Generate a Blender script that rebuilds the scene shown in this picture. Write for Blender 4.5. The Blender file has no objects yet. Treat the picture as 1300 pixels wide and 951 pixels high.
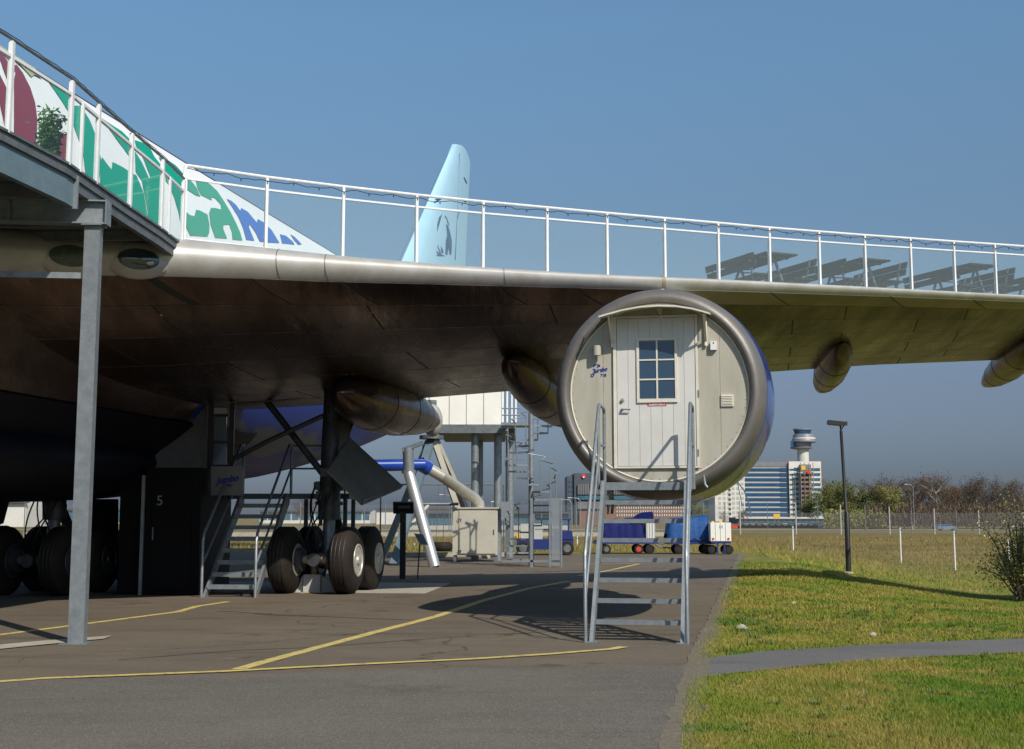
import bpy, math, random
from math import sin, cos, tan, radians, pi, sqrt, atan2
from mathutils import Vector, Matrix, geometry, noise
import numpy as np

random.seed(7)
SC = bpy.context.scene
COL = SC.collection

# ------------------------------------------------------------------ camera
FPX, CX, CY, EYE, HY = 1730.0, 650.0, 430.5, 1.5, 656.0
PITCH = math.atan((HY - CY) / FPX)
cam_data = bpy.data.cameras.new('camera')
cam_data.sensor_width = 36.0
cam_data.lens = FPX / 1300.0 * 36.0
cam_data.shift_y = -(951 / 2 - CY) / 1300.0
cam_data.clip_start = 0.1
cam_data.clip_end = 6000
cam = bpy.data.objects.new('camera', cam_data)
COL.objects.link(cam)
cam.location = (0, 0, EYE)
cam.rotation_euler = (pi / 2 + PITCH, 0, 0)
SC.camera = cam

# ------------------------------------------------------------------ sky, sun, exposure
SUN_AZ, SUN_EL = radians(147), radians(42)      # azimuth clockwise from +Y
world = bpy.data.worlds.new('World')
SC.world = world
world.use_nodes = True
wn = world.node_tree
wn.nodes.clear()
wo = wn.nodes.new('ShaderNodeOutputWorld')
bg = wn.nodes.new('ShaderNodeBackground')
sky = wn.nodes.new('ShaderNodeTexSky')
sky.sky_type = 'NISHITA'
sky.sun_disc = False
sky.sun_elevation = SUN_EL
sky.sun_rotation = SUN_AZ
sky.altitude = 0
sky.air_density = 1.0
sky.dust_density = 1.0
sky.ozone_density = 2.5
bg.inputs[1].default_value = 0.085
# the air near the ground is greyer and the upper sky bluer than the model's; same all the way round
wt = wn.nodes.new('ShaderNodeTexCoord')
wsx = wn.nodes.new('ShaderNodeSeparateXYZ')
wn.links.new(wt.outputs['Generated'], wsx.inputs[0])
wr_ = wn.nodes.new('ShaderNodeValToRGB')
cr_ = wr_.color_ramp
cr_.elements[0].position = 0.0; cr_.elements[0].color = (0.36, 0.43, 0.66, 1)
cr_.elements[1].position = 1.0; cr_.elements[1].color = (1.15, 1.35, 1.35, 1)
for pos_, c_ in ((0.035, (0.42, 0.49, 0.71, 1)), (0.09, (0.60, 0.60, 0.74, 1)), (0.16, (0.80, 0.85, 0.90, 1)), (0.227, (0.93, 1.03, 1.04, 1)), (0.35, (1.17, 1.42, 1.42, 1))):
    e_ = cr_.elements.new(pos_); e_.color = c_
wn.links.new(wsx.outputs['Z'], wr_.inputs[0])
wm = wn.nodes.new('ShaderNodeMix'); wm.data_type = 'RGBA'; wm.blend_type = 'MULTIPLY'; wm.inputs[0].default_value = 1.0
wm.clamp_result = False
wn.links.new(sky.outputs[0], wm.inputs[6]); wn.links.new(wr_.outputs[0], wm.inputs[7])
wn.links.new(wm.outputs[2], bg.inputs[0])
wn.links.new(bg.outputs[0], wo.inputs[0])
sun_data = bpy.data.lights.new('sun', 'SUN')
sun_data.energy = 5.0
sun_data.angle = radians(0.5)
sun_data.color = (1.0, 0.93, 0.82)
sun = bpy.data.objects.new('sun', sun_data)
COL.objects.link(sun)
sdir = Vector((sin(SUN_AZ) * cos(SUN_EL), cos(SUN_AZ) * cos(SUN_EL), sin(SUN_EL)))
sun.rotation_euler = sdir.to_track_quat('Z', 'Y').to_euler()
sun.location = sdir * 60
SC.view_settings.view_transform = 'Standard'
SC.view_settings.look = 'None'
SC.view_settings.exposure = 0.0
SC.view_settings.gamma = 1.0
SC.cycles.max_bounces = 8
SC.cycles.transparent_max_bounces = 16
SC.cycles.use_denoising = True

# ------------------------------------------------------------------ measuring helpers (photo measurements -> metres)
cp, sp = cos(PITCH), sin(PITCH)
def ray(px, py):
    a, b = (px - CX) / FPX, (CY - py) / FPX
    return Vector((a, cp - b * sp, sp + b * cp))
EYEV = Vector((0, 0, EYE))
def at(px, py, Y):
    d = ray(px, py)
    return EYEV + d * (Y / d.y)
def gnd(px, py, z=0.0):
    d = ray(px, py)
    return EYEV + d * ((z - EYE) / d.z)
def onplane(px, py, p0, d2):
    """ray against the vertical plane through p0 with horizontal direction d2"""
    n = Vector((-d2[1], d2[0], 0))
    d = ray(px, py)
    t = (Vector((p0[0], p0[1], 0)) - Vector((0, 0, 0))).dot(n) / d.dot(n)
    return EYEV + d * t
def smooth(t):
    t = max(0.0, min(1.0, t))
    return t * t * (3 - 2 * t)
def interp(x, pts):
    if x <= pts[0][0]:
        a, b = pts[0], pts[1]
    elif x >= pts[-1][0]:
        a, b = pts[-2], pts[-1]
    else:
        for a, b in zip(pts, pts[1:]):
            if a[0] <= x <= b[0]:
                break
    return a[1] + (b[1] - a[1]) * (x - a[0]) / (b[0] - a[0])

# ------------------------------------------------------------------ materials
def mat(name, col, rough=0.6, metal=0.0, col2=None, scale=3.0, amt=0.5, detail=6, bump=0.0, bscale=40.0,
        rand=0.0, spec=0.5, rvar=0.0, emit=None, stretch=None, coat=0.0, ramp=(0.35, 0.65), bdist=0.02):
    m = bpy.data.materials.new(name)
    m.use_nodes = True
    nt = m.node_tree
    b = nt.nodes['Principled BSDF']
    N, L = nt.nodes.new, nt.links.new
    b.inputs['Roughness'].default_value = rough
    b.inputs['Metallic'].default_value = metal
    b.inputs['Specular IOR Level'].default_value = spec
    b.inputs['Coat Weight'].default_value = coat
    b.inputs['Coat Roughness'].default_value = 0.08
    c4 = (*col, 1)
    tc = N('ShaderNodeTexCoord')
    vec = tc.outputs['Object']
    if stretch:
        mp = N('ShaderNodeMapping')
        mp.inputs['Scale'].default_value = stretch
        L(vec, mp.inputs[0])
        vec = mp.outputs[0]
    out = None
    if col2 is None and (amt or rand):
        col2 = tuple(c * 0.7 for c in col)
        mixamt = amt
    if col2 is not None:
        nz = N('ShaderNodeTexNoise')
        nz.inputs['Scale'].default_value = scale
        nz.inputs['Detail'].default_value = detail
        nz.inputs['Roughness'].default_value = 0.65
        L(vec, nz.inputs['Vector'])
        rp = N('ShaderNodeValToRGB')
        rp.color_ramp.elements[0].position = ramp[0]
        rp.color_ramp.elements[1].position = ramp[1]
        L(nz.outputs['Fac'], rp.inputs[0])
        mu = N('ShaderNodeMath'); mu.operation = 'MULTIPLY'
        mu.inputs[1].default_value = amt
        L(rp.outputs[0], mu.inputs[0])
        mx = N('ShaderNodeMix'); mx.data_type = 'RGBA'
        mx.inputs[6].default_value = c4
        mx.inputs[7].default_value = (*col2, 1)
        L(mu.outputs[0], mx.inputs[0])
        out = mx.outputs[2]
        if rvar:
            mr = N('ShaderNodeMapRange')
            mr.inputs['To Min'].default_value = max(0.02, rough - rvar)
            mr.inputs['To Max'].default_value = min(1, rough + rvar)
            L(nz.outputs['Fac'], mr.inputs[0])
            L(mr.outputs[0], b.inputs['Roughness'])
    if rand and out is not None:
        oi = N('ShaderNodeObjectInfo')
        mr = N('ShaderNodeMapRange')
        mr.inputs['To Min'].default_value = 1 - rand
        mr.inputs['To Max'].default_value = 1 + rand
        L(oi.outputs['Random'], mr.inputs[0])
        hv = N('ShaderNodeHueSaturation')
        L(mr.outputs[0], hv.inputs['Value'])
        L(out, hv.inputs['Color'])
        out = hv.outputs[0]
    if out is not None:
        L(out, b.inputs['Base Color'])
    else:
        b.inputs['Base Color'].default_value = c4
    if bump:
        bn = N('ShaderNodeTexNoise')
        bn.inputs['Scale'].default_value = bscale
        bn.inputs['Detail'].default_value = 5
        L(vec, bn.inputs['Vector'])
        bu = N('ShaderNodeBump')
        bu.inputs['Strength'].default_value = bump
        bu.inputs['Distance'].default_value = bdist
        L(bn.outputs['Fac'], bu.inputs['Height'])
        L(bu.outputs[0], b.inputs['Normal'])
    return m

M = {}
M['steel'] = mat('galvanised_steel', (0.27, 0.30, 0.32), 0.48, 0.5, (0.17, 0.19, 0.21), 9, 0.8, rvar=0.12, bump=0.08, bscale=30)
M['steel_dark'] = mat('dark_steel', (0.16, 0.18, 0.19), 0.55, 0.4, (0.09, 0.10, 0.11), 6, 0.8, bump=0.08)
M['white'] = mat('white_painted_aluminium', (0.72, 0.73, 0.74), 0.4, 0.0, (0.55, 0.56, 0.57), 5, 0.5)
M['alu'] = mat('bare_aluminium_edge', (0.53, 0.515, 0.49), 0.42, 0.38, (0.40, 0.375, 0.34), 2.2, 0.9, rvar=0.10, bump=0.10, bscale=1.3)
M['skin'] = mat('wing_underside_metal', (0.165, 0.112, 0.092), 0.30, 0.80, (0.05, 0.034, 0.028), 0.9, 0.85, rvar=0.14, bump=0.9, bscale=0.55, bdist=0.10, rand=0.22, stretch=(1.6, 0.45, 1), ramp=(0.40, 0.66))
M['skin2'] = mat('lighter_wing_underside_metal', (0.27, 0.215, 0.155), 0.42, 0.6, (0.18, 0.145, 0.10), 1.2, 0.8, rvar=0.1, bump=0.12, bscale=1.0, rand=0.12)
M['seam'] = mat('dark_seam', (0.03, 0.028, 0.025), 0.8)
M['copper'] = mat('copper_brown_joint', (0.40, 0.31, 0.22), 0.5, 0.4)
M['lip'] = mat('weathered_intake_metal', (0.19, 0.178, 0.166), 0.50, 0.40, (0.13, 0.118, 0.108), 1.8, 0.9, rvar=0.12, bump=0.10, bscale=2.5)
M['blue_paint'] = mat('glossy_blue_paint', (0.010, 0.045, 0.30), 0.22, 0.0, (0.008, 0.035, 0.22), 2, 0.6, coat=0.5)
M['bulk'] = mat('beige_painted_bulkhead', (0.405, 0.385, 0.325), 0.6, 0.0, (0.325, 0.305, 0.25), 2.2, 0.8, bump=0.06, bscale=5, stretch=(2.4, 2.4, 0.5))
M['door'] = mat('off_white_door_paint', (0.585, 0.575, 0.555), 0.45, 0.0, (0.50, 0.49, 0.465), 2.5, 0.6, rand=0.02)
M['trim'] = mat('cream_trim_paint', (0.66, 0.64, 0.56), 0.45, 0.0, (0.50, 0.42, 0.32), 6, 0.45)
M['rusty'] = mat('rust_stained_bracket', (0.45, 0.36, 0.27), 0.6, 0.1, (0.28, 0.17, 0.10), 12, 0.8)
M['pane'] = mat('dark_window_glass', (0.030, 0.060, 0.105), 0.06, 0.0, amt=0, spec=0.9)
M['rubber'] = mat('tyre_rubber', (0.014, 0.012, 0.011), 0.75, 0.0, (0.032, 0.024, 0.018), 4, 0.7, bump=0.15, bscale=30, spec=0.22)
M['rim'] = mat('grey_wheel_rim', (0.50, 0.49, 0.44), 0.45, 0.3, (0.28, 0.26, 0.22), 9, 0.7)
M['gear'] = mat('dirty_gear_metal', (0.10, 0.11, 0.12), 0.5, 0.5, (0.05, 0.05, 0.05), 5, 0.8, bump=0.2, bscale=15)
M['brass'] = mat('old_cream_axle_metal', (0.48, 0.40, 0.26), 0.5, 0.3, (0.25, 0.15, 0.09), 9, 0.8)
M['tar'] = mat('black_tar_seal', (0.030, 0.027, 0.024), 0.6, amt=0)
M['belly_shade'] = mat('navy_with_belly_shade', (0.008, 0.009, 0.018), 0.5, 0.0, (0.005, 0.006, 0.011), 1, 0.7, spec=0.15)  # near-black navy puts the deep shade under the aircraft into the colour
M['black'] = mat('black_paint', (0.012, 0.012, 0.013), 0.5, amt=0)
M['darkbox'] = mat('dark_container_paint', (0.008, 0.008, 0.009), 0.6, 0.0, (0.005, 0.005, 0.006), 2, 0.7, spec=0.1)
M['gearbox_panel'] = mat('grey_gear_door_paint', (0.17, 0.17, 0.16), 0.5, 0.1, (0.10, 0.10, 0.095), 2, 0.7)
M['panel_light'] = mat('pale_grey_panel', (0.42, 0.42, 0.40), 0.5)
M['cabinet'] = mat('pale_grey_cabinet_paint', (0.42, 0.40, 0.34), 0.5, 0.0, (0.34, 0.32, 0.27), 1.8, 0.6)
M['cabin'] = mat('white_cabin_panel', (0.74, 0.73, 0.68), 0.45, 0.0, (0.62, 0.60, 0.54), 1.0, 0.5)
M['duct'] = mat('pale_metal_duct', (0.56, 0.53, 0.47), 0.32, 0.5, (0.42, 0.40, 0.35), 3, 0.6)
M['silver'] = mat('shiny_silver_pipe', (0.62, 0.62, 0.60), 0.36, 0.7, (0.5, 0.5, 0.48), 4, 0.6)
M['bluegrey'] = mat('blue_grey_painted_steel', (0.13, 0.19, 0.23), 0.5, 0.1, (0.09, 0.13, 0.16), 4, 0.6)
M['beige_steel'] = mat('beige_painted_steel', (0.42, 0.40, 0.34), 0.5, 0.0, (0.32, 0.30, 0.25), 4, 0.6)
M['cartblue'] = mat('cart_blue_paint', (0.010, 0.025, 0.16), 0.45, 0.0, (0.008, 0.018, 0.09), 6, 0.6)
M['tarp'] = mat('dark_blue_tarpaulin', (0.006, 0.012, 0.11), 0.6, 0.0, (0.004, 0.007, 0.055), 4, 0.8, bump=0.5, bscale=6, spec=0.12)
M['tarp2'] = mat('bright_blue_tarpaulin', (0.010, 0.075, 0.25), 0.55, 0.0, (0.005, 0.035, 0.14), 4, 0.8, bump=0.5, bscale=6, spec=0.2)
M['red'] = mat('red_paint', (0.55, 0.05, 0.03), 0.45, 0.0, (0.35, 0.04, 0.02), 6, 0.5)
M['signred'] = mat('red_sign', (0.62, 0.03, 0.06), 0.4, amt=0)
M['yellow'] = mat('yellow_paint', (0.75, 0.45, 0.02), 0.45)
M['ink'] = mat('dark_blue_lettering', (0.012, 0.025, 0.20), 0.5, amt=0)
M['inkgrey'] = mat('grey_lettering', (0.22, 0.23, 0.24), 0.5, amt=0)
M['livery_green'] = mat('green_livery_print', (0.001, 0.27, 0.17), 0.4, amt=0, spec=0.2)
M['livery_blue'] = mat('blue_livery_print', (0.02, 0.12, 0.44), 0.4, amt=0, spec=0.2)
M['livery_maroon'] = mat('maroon_livery_print', (0.19, 0.030, 0.050), 0.4, amt=0, spec=0.2)
M['livery_khaki'] = mat('khaki_livery_print', (0.38, 0.38, 0.20), 0.4, amt=0)
M['fin'] = mat('pale_blue_fin_paint', (0.40, 0.62, 0.77), 0.35, 0.0, (0.35, 0.57, 0.73), 0.6, 0.7, coat=0.2)
M['finmark'] = mat('blue_fin_emblem', (0.012, 0.07, 0.20), 0.4, amt=0)
M['wood'] = mat('weathered_grey_wood', (0.020, 0.021, 0.023), 0.8, 0.0, (0.012, 0.012, 0.013), 8, 0.8, rand=0.15, stretch=(1, 8, 1))
M['conc'] = mat('pale_concrete', (0.38, 0.35, 0.29), 0.85, 0.0, (0.27, 0.245, 0.20), 2.5, 0.9, bump=0.2, bscale=30)
M['line'] = mat('worn_yellow_road_paint', (0.50, 0.40, 0.125), 0.7, 0.0, (0.17, 0.14, 0.09), 7, 0.85, ramp=(0.52, 0.66), bump=0.2, bscale=60)
M['whiteline'] = mat('worn_white_road_paint', (0.55, 0.55, 0.52), 0.7, 0.0, (0.3, 0.3, 0.28), 5, 0.8)
M['bark'] = mat('tree_bark', (0.12, 0.10, 0.085), 0.9, 0.0, (0.07, 0.055, 0.045), 6, 0.8)
M['birch'] = mat('pale_birch_bark', (0.45, 0.43, 0.40), 0.8, 0.0, (0.2, 0.18, 0.16), 6, 0.8)
M['lens'] = mat('blue_grey_landing_light_glass', (0.05, 0.08, 0.11), 0.05, 0.35, amt=0, spec=1.0, coat=1.0)
M['lens_green'] = mat('dull_green_landing_light_cover', (0.12, 0.16, 0.13), 0.35, 0.2, (0.07, 0.09, 0.07), 14, 0.9, bump=0.3, bscale=20)

M['car'] = mat('light_blue_car_paint', (0.16, 0.24, 0.36), 0.25, 0.2, amt=0, coat=0.6)
M['b_dark'] = mat('dark_grey_facade', (0.060, 0.075, 0.095), 0.6, 0.0, (0.045, 0.055, 0.07), 0.3, 0.7)
M['b_grey'] = mat('grey_ribbed_facade', (0.17, 0.165, 0.17), 0.6, 0.0, (0.12, 0.115, 0.12), 0.3, 0.7)
M['b_brick'] = mat('orange_brick_facade', (0.22, 0.10, 0.06), 0.8, 0.0, (0.15, 0.075, 0.05), 0.4, 0.8)
M['b_white'] = mat('white_facade', (0.62, 0.60, 0.56), 0.6, 0.0, (0.50, 0.49, 0.46), 0.2, 0.6)
M['b_beige'] = mat('beige_facade_band', (0.40, 0.40, 0.37), 0.6, 0.0, (0.33, 0.33, 0.31), 0.2, 0.6)
M['b_glass'] = mat('blue_office_glass', (0.025, 0.09, 0.20), 0.25, 0.1, (0.018, 0.06, 0.14), 0.15, 0.9)
M['b_teal'] = mat('teal_office_glass', (0.07, 0.17, 0.23), 0.2, 0.2, (0.04, 0.10, 0.15), 0.15, 0.9)
M['b_scaf'] = mat('brown_scaffold_boards', (0.28, 0.17, 0.10), 0.8, 0.0, (0.13, 0.08, 0.06), 0.5, 0.9)
M['b_tower'] = mat('pale_tower_concrete', (0.55, 0.54, 0.47), 0.6, 0.0, (0.45, 0.45, 0.40), 0.2, 0.6)
M['b_towergrey'] = mat('grey_tower_cab', (0.20, 0.21, 0.23), 0.5, 0.1, (0.14, 0.15, 0.17), 0.2, 0.7)

def leafmat(name, c1, c2):
    m = mat(name, c1, 0.6, 0.0, c2, 1.3, 1.0, ramp=(0.3, 0.7), rand=0.22)
    nt = m.node_tree
    b = nt.nodes['Principled BSDF']
    b.inputs['Specular IOR Level'].default_value = 0.25
    tr = nt.nodes.new('ShaderNodeBsdfTranslucent')
    mx = nt.nodes.new('ShaderNodeMixShader')
    mx.inputs[0].default_value = 0.25
    src = b.inputs['Base Color'].links[0].from_socket
    nt.links.new(src, tr.inputs[0])
    nt.links.new(b.outputs[0], mx.inputs[1])
    nt.links.new(tr.outputs[0], mx.inputs[2])
    nt.links.new(mx.outputs[0], nt.nodes['Material Output'].inputs[0])
    return m
M['leaf_green'] = leafmat('spring_green_leaves', (0.19, 0.22, 0.07), (0.12, 0.15, 0.05))
M['leaf_olive'] = leafmat('olive_green_leaves', (0.24, 0.23, 0.075), (0.14, 0.145, 0.05))
M['leaf_brown'] = leafmat('bare_reddish_twigs', (0.125, 0.090, 0.065), (0.08, 0.055, 0.042))
M['leaf_rust'] = leafmat('rusty_orange_leaves', (0.18, 0.09, 0.035), (0.10, 0.055, 0.03))
M['leaf_dark'] = leafmat('dark_conifer_green', (0.035, 0.05, 0.025), (0.02, 0.03, 0.018))
M['leaf_pot'] = leafmat('bright_bamboo_leaves', (0.12, 0.26, 0.05), (0.06, 0.16, 0.03))
M['blossom'] = mat('white_blossom', (0.7, 0.68, 0.62), 0.6, amt=0)

def glassmat(name, tint, gloss, film, filmcol):
    m = bpy.data.materials.new(name)
    m.use_nodes = True
    nt = m.node_tree
    nt.nodes.clear()
    N, L = nt.nodes.new, nt.links.new
    o = N('ShaderNodeOutputMaterial')
    t = N('ShaderNodeBsdfTransparent'); t.inputs[0].default_value = (*tint, 1)
    d = N('ShaderNodeBsdfDiffuse'); d.inputs[0].default_value = (*filmcol, 1)
    g = N('ShaderNodeBsdfGlossy'); g.inputs['Roughness'].default_value = 0.03
    m1 = N('ShaderNodeMixShader'); m1.inputs[0].default_value = film
    L(t.outputs[0], m1.inputs[1]); L(d.outputs[0], m1.inputs[2])
    f = N('ShaderNodeLayerWeight'); f.inputs[0].default_value = 0.12
    mu = N('ShaderNodeMath'); mu.operation = 'MULTIPLY'; mu.inputs[1].default_value = gloss * 0.35
    L(f.outputs['Facing'], mu.inputs[0])
    m2 = N('ShaderNodeMixShader')
    L(mu.outputs[0], m2.inputs[0]); L(m1.outputs[0], m2.inputs[1]); L(g.outputs[0], m2.inputs[2])
    L(m2.outputs[0], o.inputs[0])
    return m
M['glass'] = glassmat('balustrade_glass', (0.93, 0.965, 0.965), 1.0, 0.065, (0.52, 0.60, 0.62))
M['glass_clear'] = glassmat('clear_balustrade_glass', (0.95, 0.975, 0.97), 0.8, 0.02, (0.42, 0.52, 0.53))
M['meshpanel'] = glassmat('fine_wire_mesh', (0.75, 0.78, 0.8), 0.2, 0.45, (0.30, 0.33, 0.35))
M['fence_mesh'] = glassmat('distant_wire_mesh', (0.97, 0.97, 0.97), 0.0, 0.06, (0.35, 0.36, 0.38))

# fuselage paint: white above, blue below a wavy edge
def fuselage_material():
    m = mat('white_fuselage_paint', (0.74, 0.75, 0.76), 0.42, 0.0, (0.66, 0.67, 0.68), 0.5, 0.6, spec=0.3)
    nt = m.node_tree
    N, L = nt.nodes.new, nt.links.new
    b = nt.nodes['Principled BSDF']
    src = b.inputs['Base Color'].links[0].from_socket
    ge = N('ShaderNodeNewGeometry')
    sx = N('ShaderNodeSeparateXYZ'); L(ge.outputs['Position'], sx.inputs[0])
    nz = N('ShaderNodeTexNoise'); nz.inputs['Scale'].default_value = 1.1; nz.inputs['Detail'].default_value = 3
    mp = N('ShaderNodeMapping'); mp.inputs['Scale'].default_value = (1.2, 0.5, 0.6)
    L(ge.outputs['Position'], mp.inputs[0]); L(mp.outputs[0], nz.inputs['Vector'])
    a = N('ShaderNodeMath'); a.operation = 'MULTIPLY_ADD'; a.inputs[1].default_value = 1.6
    L(nz.outputs['Fac'], a.inputs[0]); L(sx.outputs['Z'], a.inputs[2])
    def step(thr, w=0.05):
        r = N('ShaderNodeMapRange'); r.inputs['From Min'].default_value = thr - w; r.inputs['From Max'].default_value = thr + w
        L(a.outputs[0], r.inputs[0]); return r.outputs[0]
    def mix(f, c1, c2):
        x = N('ShaderNodeMix'); x.data_type = 'RGBA'; L(f, x.inputs[0])
        for i, c in ((6, c1), (7, c2)):
            if isinstance(c, tuple): x.inputs[i].default_value = (*c, 1)
            else: L(c, x.inputs[i])
        return x.outputs[2]
    low = mix(step(3.9), (0.008, 0.03, 0.20), (0.12, 0.12, 0.13))
    mid = mix(step(4.45), low, (0.010, 0.045, 0.30))
    top = mix(step(5.9), mid, src)
    L(top, b.inputs['Base Color'])
    return m
M['fuselage'] = fuselage_material()

# ------------------------------------------------------------------ mesh builder
FRAME = {}
class MB:
    def __init__(s):
        s.v, s.f = [], []
    def add(s, vs, fs):
        o = len(s.v)
        s.v += [Vector(v) for v in vs]
        s.f += [tuple(i + o for i in f) for f in fs]
        return s
    def box(s, c, sz, R=None):
        hx, hy, hz = sz[0] / 2, sz[1] / 2, sz[2] / 2
        vs = [Vector((x, y, z)) for x in (-hx, hx) for y in (-hy, hy) for z in (-hz, hz)]
        if R is not None:
            vs = [R @ v for v in vs]
        c = Vector(c)
        return s.add([v + c for v in vs], [(0, 1, 3, 2), (4, 6, 7, 5), (0, 4, 5, 1), (2, 3, 7, 6), (0, 2, 6, 4), (1, 5, 7, 3)])
    def bbox(s, a, b):
        return s.box([(p + q) / 2 for p, q in zip(a, b)], [abs(q - p) for p, q in zip(a, b)])
    def beam(s, a, b, w, h, up=(0, 0, 1)):
        a, b = Vector(a), Vector(b)
        d = (b - a)
        L = d.length
        d = d / L
        up = Vector(up)
        if abs(d.dot(up)) > 0.99:
            up = Vector((0, 1, 0))
        x = d.cross(up).normalized()
        z = x.cross(d).normalized()
        R = Matrix((x, d, z)).transposed()
        return s.box((a + b) / 2, (w, L, h), R)
    def tube(s, pts, r, n=10, caps=True):
        pts = [Vector(p) for p in pts]
        rr = r if isinstance(r, (list, tuple)) else [r] * len(pts)
        vs, fs = [], []
        prev = None
        for i, p in enumerate(pts):
            if i == 0: d = pts[1] - p
            elif i == len(pts) - 1: d = p - pts[i - 1]
            else: d = (pts[i + 1] - p).normalized() + (p - pts[i - 1]).normalized()
            d.normalize()
            if prev is None:
                u = Vector((0, 0, 1)) if abs(d.z) < 0.9 else Vector((1, 0, 0))
                x = d.cross(u).normalized()
            else:
                x = (prev - d * prev.dot(d)).normalized()
            y = d.cross(x)
            prev = x
            for k in range(n):
                a = 2 * pi * k / n
                vs.append(p + (x * cos(a) + y * sin(a)) * rr[i])
        for i in range(len(pts) - 1):
            for k in range(n):
                k2 = (k + 1) % n
                fs.append((i * n + k, i * n + k2, (i + 1) * n + k2, (i + 1) * n + k))
        if caps:
            fs.append(tuple(range(n - 1, -1, -1)))
            fs.append(tuple((len(pts) - 1) * n + k for k in range(n)))
        return s.add(vs, fs)
    def loft(s, rings, caps=True, closed=True):
        n = len(rings[0])
        vs = [v for r in rings for v in r]
        fs = []
        for i in range(len(rings) - 1):
            for k in range(n if closed else n - 1):
                k2 = (k + 1) % n
                fs.append((i * n + k, i * n + k2, (i + 1) * n + k2, (i + 1) * n + k))
        if caps:
            fs.append(tuple(range(n - 1, -1, -1)))
            fs.append(tuple((len(rings) - 1) * n + k for k in range(n)))
        return s.add(vs, fs)
    def plate(s, pts, th):
        pts = [Vector(p) for p in pts]
        n = Vector((0, 0, 0))
        for i in range(len(pts)):
            n += (pts[i] - pts[0]).cross(pts[(i + 1) % len(pts)] - pts[0])
        n.normalize()
        a = [p + n * th / 2 for p in pts]
        b = [p - n * th / 2 for p in pts]
        k = len(pts)
        return s.add(a + b, [tuple(range(k)), tuple(range(2 * k - 1, k - 1, -1))] +
                     [(i, i + k, (i + 1) % k + k, (i + 1) % k) for i in range(k)])
    def disc_rings(s, prof, c, ax, n=32, up=Vector((0, 0, 1))):
        """profile of (distance along ax, radius) swept about ax through c"""
        ax = Vector(ax).normalized()
        x = ax.cross(up).normalized()
        y = x.cross(ax).normalized()
        rings = [[Vector(c) + ax * d + (x * cos(2 * pi * k / n) + y * sin(2 * pi * k / n)) * max(r, 1e-4) for k in range(n)] for d, r in prof]
        return s.loft(rings, True)
    def build(s, name, m, parent=None, smooth=False, local=False, auto=None):
        me = bpy.data.meshes.new(name)
        vs = s.v
        if parent is not None and not local:
            root = parent
            while root.parent: root = root.parent
            inv = FRAME[root.name].inverted()
            vs = [inv @ v for v in vs]
        me.from_pydata([tuple(v) for v in vs], [], s.f)
        me.validate()
        import bmesh
        bm = bmesh.new(); bm.from_mesh(me)
        bmesh.ops.recalc_face_normals(bm, faces=bm.faces)
        bm.to_mesh(me); bm.free()
        if smooth:
            me.shade_smooth()
            me.set_sharp_from_angle(angle=radians(auto or 35))
        me.materials.append(m if not isinstance(m, str) else M[m])
        o = bpy.data.objects.new(name, me)
        COL.objects.link(o)
        if parent is not None:
            o.parent = parent
        return o

def thing(name, label, cat, loc=(0, 0, 0), rz=0.0, group=None):
    o = bpy.data.objects.new(name, None)
    COL.objects.link(o)
    o.location = loc
    o.rotation_euler = (0, 0, rz)
    o.empty_display_size = 0.3
    o['label'] = label
    o['category'] = cat
    if group: o['group'] = group
    FRAME[o.name] = Matrix.Translation(Vector(loc)) @ Matrix.Rotation(rz, 4, 'Z')
    return o
def tag(o, label, cat, group=None):
    o['label'] = label; o['category'] = cat
    if group: o['group'] = group
    return o
def struct(o, kind='structure'):
    o['kind'] = kind
    return o
def copy_tree(root, loc, rz=None, scale=None, label=None):
    r = root.copy(); COL.objects.link(r)
    r.location = loc
    if rz is not None: r.rotation_euler = (0, 0, rz)
    if scale: r.scale = scale if isinstance(scale, tuple) else (scale,) * 3
    if label: r['label'] = label
    for ch in list(root.children):
        c = ch.copy(); COL.objects.link(c); c.parent = r
        for g in list(ch.children):
            d = g.copy(); COL.objects.link(d); d.parent = c
    return r
def text(s, size, m, parent, mtx, name='lettering', shear=0.0, bold=0.0, ext=0.002):
    cu = bpy.data.curves.new(name, 'FONT')
    cu.body = s; cu.size = size; cu.align_x = 'CENTER'; cu.align_y = 'CENTER'
    cu.extrude = ext; cu.shear = shear; cu.offset = bold
    t = bpy.data.objects.new('tmp', cu); COL.objects.link(t)
    me = bpy.data.meshes.new_from_object(t.evaluated_get(bpy.context.evaluated_depsgraph_get()))
    bpy.data.objects.remove(t)
    me.materials.clear(); me.materials.append(M[m])
    root = parent
    while root.parent: root = root.parent
    me.transform(FRAME[root.name].inverted() @ mtx)
    me.name = name
    o = bpy.data.objects.new(name, me); COL.objects.link(o); o.parent = parent
    return o
def facing(c, nrm, up=(0, 0, 1)):
    """matrix putting text (XY plane, +Z out) at c, facing nrm"""
    z = Vector(nrm).normalized(); x = Vector(up).cross(z).normalized(); y = z.cross(x)
    R = Matrix((x, y, z)).transposed().to_4x4()
    return Matrix.Translation(Vector(c)) @ R

# ================================================================== GROUND
THETA = math.atan(0.18)
A = Vector((sin(THETA), cos(THETA), 0))          # towards the tail of the aircraft
O = Vector((cos(THETA), -sin(THETA), 0))         # towards the wing tip in view
C0 = Vector((-6.0, 45.0, 0))
def ac(L, a, z): return C0 + O * L + A * a + Vector((0, 0, z))

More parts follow.
